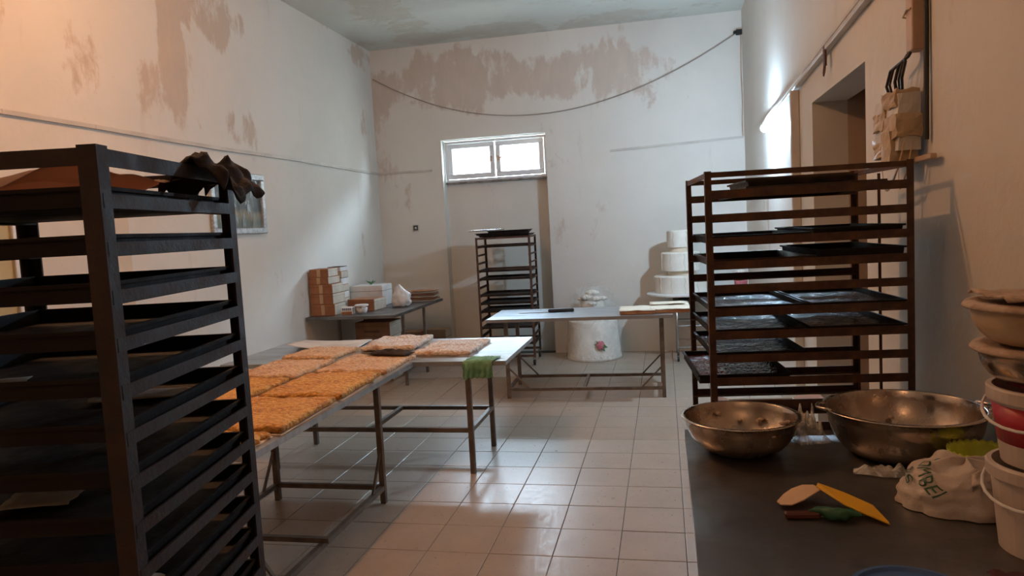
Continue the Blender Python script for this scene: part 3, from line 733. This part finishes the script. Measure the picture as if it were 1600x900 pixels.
tag(o, 'green rag hanging over the front corner of the long table', 'cloth')

# cream slabs, knife on the narrow table
def slab(label, cx, cy, w, l, rz, z=ZM, sheets=2):
    t = thing('cake_slab', label, 'cake slab', (cx, cy, z+.001), math.radians(rz), 'cream topped slabs on the narrow table')
    G().box(-w/2, w/2, -l/2, l/2, 0, .034).build('base', m_wood, t, bevel=.006)
    g = G().grid(14, 8, lambda u, v: ((u-.5)*(w+.012), (v-.5)*(l+.012), .038+.005*nz(u*5, v*5, cx*9)))
    g.build('cream_top', m_cream, t, smooth=True, solid=.006)
    return t
slab('smaller cream topped slab on the narrow table', -.27, 6.90, .32, .36, 2)
slab('larger cream topped slab overhanging the right end of the narrow table', .03, 7.06, .36, .58, 1)
sheet('cream_sheet', m_cream, 'loose cream sheet lying on the larger slab', 'paper', (.01, 7.16, ZM+.049), .05, .33, .22, .012, 4, 2, 8, .004)
sheet('plastic_scrap', m_film2, 'scrap of clear film between the two cream topped slabs', 'plastic', (-.13, 6.86, ZM+.006), .3, .08, .12, .05, 6, 4, 10)
t = thing('long_knife', 'long knife with black handle on the narrow steel table', 'knife', (-1.16, 7.10, ZM+.001), math.radians(8))
G().add([(-.30, -.004, 0), (0, -.02, 0), (0, .02, 0), (-.26, .018, 0), (-.30, -.004, .003), (0, -.02, .003), (0, .02, .003), (-.26, .018, .003)], [(3,2,1,0),(4,5,6,7),(0,1,5,4),(1,2,6,5),(2,3,7,6),(3,0,4,7)]).build('blade', m_chrome, t)
G().box(0, .26, -.024, .024, 0, .03).build('handle', m_black, t, bevel=.008)

# ------------------------------------------------------------------ big wrapped cake on the floor
t = thing('wrapped_cake', 'large white display cake wrapped in clear film on the floor by the back wall', 'cake', (-.89, 8.85, 0))
G().lathe([(.335, 0), (.335, .03), (.325, .05), (.30, .46), (.285, .48), (.001, .485)], 48, wob=.01).build('base_drum', m_icing, t, smooth=True)
for k in range(26):
    a = 2*PI*k/26; G().ball((.312*math.cos(a), .312*math.sin(a), .045), .022, 8).build('icing_pearl', m_icing, t, smooth=True)
G().lathe([(.15, .485), (.145, .70), (.13, .715), (.001, .718)], 32).build('upper_tier', m_icing, t, smooth=True)
def flower(parent, c, r, mat, n=6, up=Vector((0, 0, 1))):
    c = Vector(c); q = up.to_track_quat('Z', 'Y'); g = G()
    for ring_, (rr, h, sz) in enumerate(((r*.62, 0, r*.55), (r*.36, r*.22, r*.42), (.001, r*.36, r*.3))):
        for k in range(n if rr > .01 else 1):
            a = 2*PI*k/n + ring_*.5; b = G().ball((rr*math.cos(a), rr*math.sin(a), h), sz, 8, sz*.62)
            g.add([c + q @ Vector(p) for p in b.v], b.f)
    return g.build('flower', mat, parent, smooth=True)
for (x, y, z, r) in ((-.06, -.08, .76, .07), (.06, -.09, .74, .06), (.0, .04, .80, .075), (-.12, .02, .73, .06), (.12, .02, .73, .06), (.02, -.15, .69, .05)):
    flower(t, (x, y, z), r, m_icing)
flower(t, (.11, -.318, .20), .05, m_pink, up=Vector((.3, -1, .1)))
for dx_, dz_ in ((-.07, .01), (.07, -.02), (.04, -.06), (-.045, .045)):
    G().add([(.11, -.325, .20), (.11+dx_*.6-dz_*.3, -.325, .20+dz_*.6+dx_*.3), (.11+dx_*1.25, -.318, .20+dz_*1.25), (.11+dx_*.6+dz_*.3, -.318, .20+dz_*.6-dx_*.3)], [(0,1,2,3)]).build('rose_leaf', m_leaf, t, solid=.003)
def film(u, v):
    a = 2*PI*u; r = .352 - .08*v - .05*max(0, v-.55) ; r *= 1 + .05*nz(math.cos(a)*4, math.sin(a)*4, v*5) + .02*math.sin(a*14+v*3)*v
    if v > .9: r *= 1-(v-.9)*3
    return (r*math.cos(a), min(.35, r*math.sin(a)), .004 + .90*v + .03*nz(math.cos(a)*2, math.sin(a)*2, 5)*v)
G().grid(72, 24, film).build('clear_film', m_film, t, smooth=True)

# ------------------------------------------------------------------ trolley with tiered cake
t = thing('cake_trolley', 'metal trolley on casters carrying the tiered cake by the right corner', 'trolley', (.5, 8.76, 0))
G().box(-.42, .42, -.33, .33, .705, .725).build('trolley_top', m_steeldark, t, bevel=.004)
for a in (-.38, .38):
    for b in (-.28, .28):
        G().tube([(a, b, .07), (a, b, .705)], .014, 10).build('leg', m_chrome, t, smooth=True)
        q = G().lathe([(.028, -.012), (.034, -.008), (.034, .008), (.028, .012)], 14); q.v = [(z+a, y+b, x+.034) for x, y, z in q.v]; q.build('wheel', m_black, t)
        G().box(a-.018, a+.018, b-.012, b+.012, .055, .075).build('caster_fork', m_chrome, t)
for z in (.17, .42):
    for b in (-.28, .28): G().tube([(-.38, b, z), (.38, b, z)], .009, 8).build('side_bar', m_chrome, t)
    for a in (-.38, .38): G().tube([(a, -.28, z+.02), (a, .28, z+.02)], .009, 8).build('end_bar', m_chrome, t)
cx, cy = .185, 8.74
t = thing('tiered_cake', 'white three tier cake with wavy icing on a white board', 'cake', (cx, cy, .727))
G().lathe([(.06, 0), (.06, .035), (.001, .036)], 24).build('board_foot', m_wood, t)
G().lathe([(.395, .037), (.405, .045), (.405, .06), (.395, .068), (.001, .068)], 48).build('cake_board', m_white, t, smooth=False)
z = .07; m_piping = M('ivory piping', (.60, .56, .47), None, rough=.6)
for r, h in ((.315, .20), (.225, .215), (.145, .20)):
    ti = G().lathe([(r, z), (r, z+h-.012), (r-.012, z+h), (.001, z+h)], 48).build('tier', m_icing, t, smooth=False)
    n = int(r*44)
    for k in range(n):
        a = 2*PI*k/n
        G().tube([((r+.002)*math.cos(a+.06*math.sin(s*1.3)*.14/r), (r+.002)*math.sin(a+.06*math.sin(s*1.3)*.14/r), z+.01+(h-.02)*s/8) for s in range(9)], .0035, 5).build('icing_wave', m_piping, ti)
    z += h
    if r > .2:
        G().lathe([(r*.55, z), (r*.55, z+.055)], 32).build('spacer', m_cream, t); z += .056
t = thing('flower_pot', 'pink potted flowers on the trolley behind the doorway rack', 'flowers', (.86, 8.70, .727))
G().lathe([(.055, 0), (.075, .17), (.08, .18), (.07, .18), (.06, .16), (.001, .15)], 20).build('pot', m_pink, t, smooth=True)
for x, y, z, mm in ((0, 0, .28, m_icing), (.05, .02, .25, m_pink), (-.05, -.02, .25, m_pink), (.0, -.05, .23, m_leaf), (-.03, .05, .25, m_icing)): flower(t, (x, y, z), .05, mm)
G().tube([(0, 0, .15), (0, 0, .28)], .01, 6).build('stem', m_leaf, t)

# ------------------------------------------------------------------ boxes and things on the far left table
def carton(label, cx, cy, z, w, l, h, rz=0, name='cardboard_box', group=None, side=m_card_l, tape=True, print_=False, front=m_card):
    t = thing(name, label, 'box', (cx, cy, z+.001), math.radians(rz), group)
    G().box(-w/2, w/2, -l/2, l/2, 0, h).build('body', front, t, bevel=.003)
    G().box(w/2, w/2+.0025, -l/2+.004, l/2-.004, .003, h-.003).build('side_panel', side, t)
    G().box(-w/2-.001, w/2+.003, -l/2-.0015, l/2+.0015, h*.72, h*.735).build('lid_seam', m_ink, t)
    if tape: G().box(-.02, .02, -l/2-.0018, -l/2, h*.05, h*.95).build('tape', m_tape, t)
    if print_:
        for zz in (.38, .30): G().box(-w*.25, w*.2, -l/2-.0015, -l/2, h*zz, h*(zz+.04)).build('print_line', m_ink, t)
    return t
z = ZB
GB = 'cartons stacked on the far left table'
spec = [(.265, .30, .12, -3.575, 7.18, 2), (.262, .29, .11, -3.578, 7.18, -1), (.255, .28, .10, -3.580, 7.17, 1.5), (.225, .26, .075, -3.598, 7.17, -2), (.215, .25, .085, -3.602, 7.17, 2)]
nm = ['lowest', 'second lowest', 'middle', 'second highest', 'highest']
for k, (w, l, h, x, y, r) in enumerate(spec):
    carton('%s brown carton in the stack against the left wall' % nm[k], x, y, z, w, l, h, r, group=GB); z += h+.0015
t = thing('booklet_pile', 'small pile of white boxes with dark stripes behind the carton stack', 'box', (-3.59, 7.47, ZB+.001))
zz = 0
for k in range(7):
    h = .075 if k < 6 else .05
    G().box(-.07+.006*math.sin(k*2), .09+.006*math.sin(k*3), -.09, .09, zz, zz+h-.006).build('pale_box', m_card_l if k % 2 else m_white, t, bevel=.002)
    G().box(-.068, .086, -.088, .088, zz+h-.006, zz+h).build('dark_lid', m_ink if k % 2 == 0 else m_card, t); zz += h
carton('large white box with a small plant on it on the far left table', -3.43, 8.02, ZB, .40, .30, .24, 0, name='white_box', side=m_white, tape=False, front=m_white)
t = thing('small_plant', 'tiny green plant on the white box', 'plant', (-3.42, 8.0, ZB+.242))
for k in range(9):
    a = k*.7; G().add([(0, 0, 0), (.025*math.cos(a)-.01*math.sin(a), .025*math.sin(a)+.01*math.cos(a), .03), (.06*math.cos(a), .06*math.sin(a), .035+.012*(k % 3)), (.025*math.cos(a)+.01*math.sin(a), .025*math.sin(a)-.01*math.cos(a), .03)], [(0,1,2,3)]).build('leaf', m_leaf, t, solid=.003)
G().tube([(0, 0, 0), (.004, 0, .06), (0, .004, .13)], .004, 5).build('stem', m_white, t)
carton('brown carton with pale flaps in the middle of the far left table', -3.295, 7.56, ZB, .33, .28, .125, -6, print_=False, tape=False)
t = thing('plastic_tub', 'white plastic tub with lid at the front of the far left table', 'tub', (-3.19, 7.17, ZB+.001))
G().lathe([(.055, 0), (.068, .075), (.068, .08)], 24).build('tub_body', m_film2, t, smooth=True)
G().lathe([(.05, .003), (.062, .06), (.001, .062)], 24).build('contents', m_white, t, smooth=True)
G().lathe([(.074, .08), (.074, .092), (.066, .095), (.001, .095)], 24).build('lid', m_white, t)
t = thing('small_package', 'small printed white package beside the plastic tub', 'package', (-3.33, 7.13, ZB+.001), .1)
G().box(-.06, .06, -.05, .05, 0, .075).build('body', m_white, t, bevel=.004)
G().box(-.058, .058, -.0515, -.05, .004, .03).build('pink_band', m_wood, t)
for k in range(5): G().box(-.045+.02*k, -.033+.02*k, -.0515, -.05, .045, .065).build('print_mark', m_blue, t)
def bagf(u, v):
    a = 2*PI*u; r = (.125*math.sin(PI*min(1, .25+.75*v))**.6*(1-.45*v) if v < .97 else .02)
    r *= 1 + .28*nz(math.cos(a)*2.5, math.sin(a)*2.5, v*5)
    return (r*math.cos(a) + .02*math.sin(v*4), r*math.sin(a)*.8, .014 + .24*v + .018*nz(math.cos(a)*3, math.sin(a)*3, v*6+2))
o = G().grid(30, 18, bagf).build('plastic_bag', m_bag, smooth=True); o.location = (-2.96, 7.72, ZB); tag(o, 'crumpled white plastic bag standing on the far left table', 'bag')
t = thing('cardboard_stack', 'pile of folded brown cardboard sheets on the far left table', 'cardboard', (-2.90, 8.36, ZB+.001), .06)
for k in range(8):
    w = .33+.02*math.sin(k*2.2); g = G().grid(6, 6, lambda u, v: ((u-.5)*w + .01*math.sin(k*3), (v-.5)*.26, .006+.0165*k + .004*nz(u*3, v*3, k)))
    g.build('folded_sheet', m_card if k % 3 else m_card_l, t, solid=.007)
zz = 0.0
for k, h in enumerate((.17, .17, .165, .165)):
    carton('%s carton of the pile under the far left table' % nm[(0, 1, 3, 4)[k]], -3.27+.004*k, 7.75, zz, .42, .34, h, 1.5*(-1)**k, group='cartons under the far left table', print_=True, tape=False); zz += h+.0015
carton('closed small brown carton on the floor by the back wall', -3.33, 9.02, 0, .32, .26, .36, 2, side=m_card, tape=True)
carton('pale small carton on the floor left of the niche', -2.96, 9.06, 0, .26, .22, .38, -2, side=m_card_l, front=M('tan cardboard', (.42, .27, .16), (.36, .22, .13), 6, .8), tape=False, print_=True)
# open carton behind the right rack
t = thing('open_carton', 'open cardboard carton on the floor behind the doorway rack', 'box', (.60, 4.75, 0), .08)
ring(G(), -.21, .21, 0, .40, .006, 0, .01)
g = G().box(-.21, .21, -.17, -.164, 0, .44).box(-.21, .21, .164, .17, 0, .44).box(-.21, -.204, -.164, .164, 0, .44).box(.204, .21, -.164, .164, 0, .44).box(-.204, .204, -.164, .164, 0, .006)
g.build('body', m_card_l, t)
for s in (-1, 1):
    G().bar((s*.11, -.17, .44), (s*.115, -.29, .53), .20, .005).build('flap', m_card_l, t)
    G().bar((s*.21, 0, .44), (s*.33, 0, .50), .32, .005).build('flap', m_card, t)

# ------------------------------------------------------------------ foreground worktable: bowls and tools
def bowl_prof(r, h, rb, lip=.012, t=.0022):
    o = [(rb, 0)]; n = 8
    for i in range(1, n+1):
        s = i/n; o.append((rb + (r-rb)*math.sin(s*PI/2)**.9, h*(1-math.cos(s*PI/2))**.9 if s < 1 else h))
    o += [(r+lip, h+.001), (r+lip, h+.004), (r, h+.005)]
    i_ = [(max(.001, a-t), b+t) for a, b in o[:n+1]][::-1]
    return o + i_ + [(.001, t)]
t = thing('steel_bowl', 'round stainless bowl on the far left corner of the dark worktable', 'bowl', (.225, 2.42, ZF+.001))
G().lathe(bowl_prof(.178, .115, .075), 56, wob=.006, seed=2).build('bowl_shell', m_bowl, t, smooth=True)
def residue(t, n, r0, r1, h0, h1, seed, mat=m_flour):
    rnd = random.Random(seed)
    for k in range(n):
        a = rnd.uniform(0, 2*PI); s = rnd.random(); r = r0+(r1-r0)*s; zz = h0+(h1-h0)*s
        G().ball((r*math.cos(a), r*math.sin(a), zz), rnd.uniform(.006, .014), 8, rnd.uniform(.004, .008)).build('dough_crumb', mat, t, smooth=True)
residue(t, 14, .145, .172, .055, .10, 4)
t = thing('steel_basin', 'wide steel basin with side handles at the back of the dark worktable', 'basin', (.715, 2.412, ZF+.001))
G().lathe(bowl_prof(.222, .145, .13, .014), 64, wob=.008, seed=5).build('bowl_shell', m_bowl, t, smooth=True)
for s in (-1, 1):
    pts = [(s*.228*math.cos(a), .228*math.sin(a), .146) for a in (-.22,)] + [(s*(.228+.026*math.sin(PI*(k/6))), -.05+.10*k/6, .150) for k in range(7)] + [(s*.228*math.cos(.22), .228*math.sin(.22), .146)]
    G().tube(pts, .006, 8).build('handle', m_bowl, t, smooth=True)
residue(t, 6, .17, .21, .06, .12, 9)
# film under the basin
def crumple(name, label, loc, w, l, h, mat, seed, rz=0, n=26):
    def f(u, v):
        e = min(u, 1-u, v, 1-v); k = min(1, e/.25)
        return ((u-.5)*w*(1+.25*nz(v*3, seed, 1)), (v-.5)*l*(1+.25*nz(u*3, seed, 2)), .003 + h*k*(.35+.65*abs(nz(u*6+seed, v*6, seed))*2))
    o = G().grid(n, n, f).build(name, mat, smooth=True, solid=.001); o.location = loc; o.rotation_euler = (0, 0, rz)
    return tag(o, label, 'plastic')
crumple('clear_bag', 'crumpled clear plastic bag between the bowl and the basin', (.450, 2.555, ZF), .11, .15, .10, m_film2, 3, .3)
crumple('clear_bag', 'twisted end of clear plastic in front of the basin', (.60, 2.205, ZF), .16, .05, .030, m_film2, 8, -.25)
# white carrier bag with green print
bc = Vector((.735, 1.99, ZF+.002)); brx, bry, bh = .156, .118, .125
def bag_pt(u, v, off=0):
    a = 2*PI*u; s = math.sin(v*PI/2); c = math.cos(v*PI/2)
    k = 1 + .10*nz(math.cos(a)*2.2, math.sin(a)*2.2, v*3+4) + .07*nz(math.cos(a)*6, math.sin(a)*6, v*8) + .05*math.sin(a*5+v*6)*v
    r = (c**.55)*k + off
    return (brx*r*math.cos(a), bry*r*math.sin(a), max(0, bh*(s**.9)*(1+.16*nz(math.cos(a)*3*c, math.sin(a)*3*c, 7)) + off*.1 - .02*abs(math.sin(a*2.5+1))*s))
t = thing('carrier_bag', 'crumpled white carrier bag with green lettering on the dark worktable', 'bag', bc)
G().grid(64, 26, lambda u, v: bag_pt(u, v)).build('bag_body', m_carrier, t, smooth=True)
def foldf(u, v):
    a = -1.75 + 1.95*u; r = .7+.26*v
    p = bag_pt((a/(2*PI)) % 1, .32+.30*v + .05*math.sin(u*7))
    return (p[0]*1.05, p[1]*1.06, p[2] + .008 + .012*abs(nz(u*6, v*4, 3)))
G().grid(30, 8, foldf).build('bag_fold', m_carrier, t, smooth=True, solid=.0015)
def text_mesh(body):
    cu = bpy.data.curves.new('lettering', 'FONT'); cu.body = body; cu.size = 1; cu.resolution_u = 3
    o = bpy.data.objects.new('lettering', cu); C.objects.link(o); bpy.context.view_layer.update()
    me = bpy.data.meshes.new_from_object(o.evaluated_get(bpy.context.evaluated_depsgraph_get())); bpy.data.objects.remove(o)
    bm = bmesh.new(); bm.from_mesh(me); bmesh.ops.triangulate(bm, faces=bm.faces)
    bmesh.ops.subdivide_edges(bm, edges=[e for e in bm.edges if e.calc_length() > .25], cuts=2); bmesh.ops.triangulate(bm, faces=bm.faces)
    vs = [v.co.copy() for v in bm.verts]; bm.verts.index_update(); fs = [tuple(v.index for v in f.verts) for f in bm.faces]; bm.free(); return vs, fs
for body, u0, v0, su, sv_, ang in (('FOMBEI', .470, .80, .066, .25, -.72), ('OIS', .455, .52, .066, .25, -.72)):
    vs, fs = text_mesh(body); g = G()
    out_ = []
    for p in vs:
        x, y = p.x*math.cos(ang) - p.y*math.sin(ang), p.x*math.sin(ang) + p.y*math.cos(ang)
        out_.append(bag_pt(u0 + x*su, min(.95, max(.05, v0 + y*sv_)), .022))
    g.add(out_, fs).build('lettering', m_greenink, t)
t = thing('lime_bowl', 'lime green plastic bowl with scalloped rim behind the carrier bag', 'bowl', (.83, 2.125, ZF+.001))
def lime(u, v):
    a = 2*PI*u
    if v < .5: s = v*2; r, z = .050+.040*s**.7, .10*s
    else: s = (v-.5)*2; r, z = .087-.040*s**1.3, .10-.095*s
    sc = 1+.025*abs(math.sin(a*14))*(1-abs(v-.5)*2)**2
    return (r*sc*math.cos(a), r*sc*math.sin(a), z + (.006*abs(math.sin(a*14)) if .4 < v < .6 else 0))
G().grid(112, 14, lime).build('bowl_wall', m_lime, t, smooth=True)
G().lathe([(.05, 0), (.05, .006)], 24).build('bowl_bottom', m_lime, t)
# tower of buckets and bowls at the right edge
bx, by = .812, 1.735
def bucket(label, z, h, r0, r1, band):
    t = thing('plastic_bucket', label, 'bucket', (bx, by, z))
    G().lathe([(r0, 0), (r1-.004, h-.03), (r1+.006, h-.028), (r1+.006, h-.004), (r1+.002, h), (r1-.006, h), (r0-.006, .006), (.001, .005)], 40).build('bucket_body', m_bucket, t, smooth=False)
    if band: G().lathe([(r0+(r1-r0)*.25+.001, h*.28), (r0+(r1-r0)*.78+.0006, h*.78)], 40).build('red_label', m_red, t, smooth=True)
    else: G().lathe([(.028, 0), (.001, .0005)], 20).build('label_spot', m_red, t)
    if not band:
        o = t.children[-1]; o.rotation_euler = (PI/2, 0, .35); o.location = (.06, -r0-.0055, h*.36)
    G().tube([((r1+.012)*math.cos(a), (r1+.012)*math.sin(a), h-.03-.05*abs(math.sin(a-2.2))) for a in [2.2+PI*k/14 for k in range(15)]], .0035, 6).build('bucket_handle', m_white, t)
    return t
bucket('lower white plastic bucket at the right end of the dark worktable', ZF+.001, .197, .098, .118, False)
bucket('upper bucket with a red label standing in the lower white bucket', ZF+.199, .170, .095, .118, True)
def nested_bowl(name, label, z, r, h, rb, mat, rimmat, seed):
    t = thing(name, label, 'bowl', (bx, by, z))
    G().lathe(bowl_prof(r-.012, h, rb, .012, .003), 48, wob=.01, seed=seed).build('bowl_shell', mat, t, smooth=True)
    G().lathe([(r-.022, h+.004), (r+.002, h+.001), (r+.005, h+.006), (r, h+.013), (r-.02, h+.016), (r-.03, h+.010)], 48, wob=.02, seed=seed).build('crusted_rim', rimmat, t, smooth=True)
    return t
nested_bowl('steel_bowl', 'dark steel bowl with crusted rim on top of the red labelled bucket', ZF+.3705, .150, .075, .07, m_bowl, m_flour, 3)
nested_bowl('enamel_bowl', 'cream enamel bowl with crusted rim topping the bucket tower', ZF+.462, .165, .078, .09, m_enamel, m_flour, 6)
o = G().grid(14, 10, lambda u, v: ((u-.5)*.27, (v-.5)*.20, .008+.018*abs(nz(u*4, v*4, 6))+.03*max(0, u-.6))).build('dough_cloth', m_flour, smooth=True, solid=.006)
o.location = (bx+.005, by, ZF+.558); tag(o, 'crusty cloth lying over the cream enamel bowl', 'cloth')
# scrapers, knife and rag
def plate(name, label, pts, mat, th=.003, cat='scraper'):
    n = len(pts); g = G().add([(x, y, z) for x, y, z in pts] + [(x, y, z+th) for x, y, z in pts], [tuple(range(n))[::-1], tuple(range(n, 2*n))] + [(i, (i+1) % n, n+(i+1) % n, n+i) for i in range(n)])
    return tag(g.build(name, mat), label, cat)
Z0 = ZF+.012
plate('beige_scraper', 'beige plastic dough scraper with rounded end on the dark worktable',
      [(.268, 1.945, Z0), (.275, 1.925, Z0), (.300, 1.918, Z0+.002), (.335, 1.940, Z0+.008), (.385, 1.985, Z0+.02), (.372, 2.012, Z0+.022), (.345, 2.022, Z0+.018), (.315, 2.012, Z0+.01), (.29, 1.985, Z0+.004)], m_beigepl)
plate('yellow_scraper', 'yellow plastic dough scraper beside the beige one on the dark worktable',
      [(.375, 1.992, Z0+.026), (.425, 1.905, Z0+.012), (.455, 1.878, Z0+.005), (.512, 1.838, Z0-.008), (.513, 1.850, Z0-.008), (.497, 1.925, Z0+.004), (.44, 1.972, Z0+.018), (.382, 2.006, Z0+.03)], m_yellow)
t = thing('small_knife', 'small knife with dark red handle beside the scrapers', 'knife', (.275, 1.868, ZF+.001), math.radians(5))
G().box(0, .085, -.011, .011, 0, .016).build('handle', M('dark red handle', (.09, .025, .015), None, rough=.4), t, bevel=.004)
G().add([(.085, -.009, .006), (.20, -.002, .006), (.19, .009, .006), (.085, .009, .006), (.085, -.009, .008), (.20, -.002, .008), (.19, .009, .008), (.085, .009, .008)], [(3,2,1,0),(4,5,6,7),(0,1,5,4),(1,2,6,5),(2,3,7,6),(3,0,4,7)]).build('blade', m_chrome, t)
def gk(u, v):
    a = 2*PI*v; r = .014*math.sin(PI*min(.98, max(.03, u)))**.5*(1+.4*nz(u*8, math.cos(a)*2, math.sin(a)*2))
    return (.12*(u-.5), r*math.cos(a)*1.3 + .008*math.sin(u*9), .015 + r*math.sin(a))
o = G().grid(24, 12, gk).build('green_band', M('dark green rubber', (.01, .07, .03), (.02, .11, .045), 20, .6), smooth=True); o.location = (.395, 1.868, ZF+.002); o.rotation_euler = (0, 0, -.15)
tag(o, 'knotted dark green cloth under the yellow scraper', 'cloth')
t = thing('blue_lid', 'blue plastic lid at the front edge of the picture on the dark worktable', 'lid', (.455, 1.47, ZF+.001))
G().lathe([(.118, 0), (.122, .012), (.118, .02), (.108, .021), (.105, .014), (.001, .013)], 48).build('lid_shell', m_blue, t, smooth=False)
o = G().grid(12, 10, lambda u, v: ((u-.5)*.14, (v-.5)*.14, .006+.025*abs(nz(u*4, v*4, 12)))).build('maroon_rag', m_purple, smooth=True, solid=.003); o.location = (.70, 1.53, ZF+.001)
tag(o, 'dark maroon rag beside the bottom of the white bucket', 'cloth')
# pans on the lower shelf
for k, (x, y, r, z) in enumerate(((.225, 2.05, .19, .4135), (.235, 2.06, .185, .466))):
    o = G().lathe(bowl_prof(r, .085, .12, .012), 48, wob=.006, seed=k).build('steel_pan', m_bowl if k == 0 else m_tray2, smooth=True); o.location = (x, y, z)
    tag(o, ('lower bright pan' if k == 0 else 'upper dark pan') + ' on the shelf under the dark worktable', 'pan', 'pans under the dark worktable')
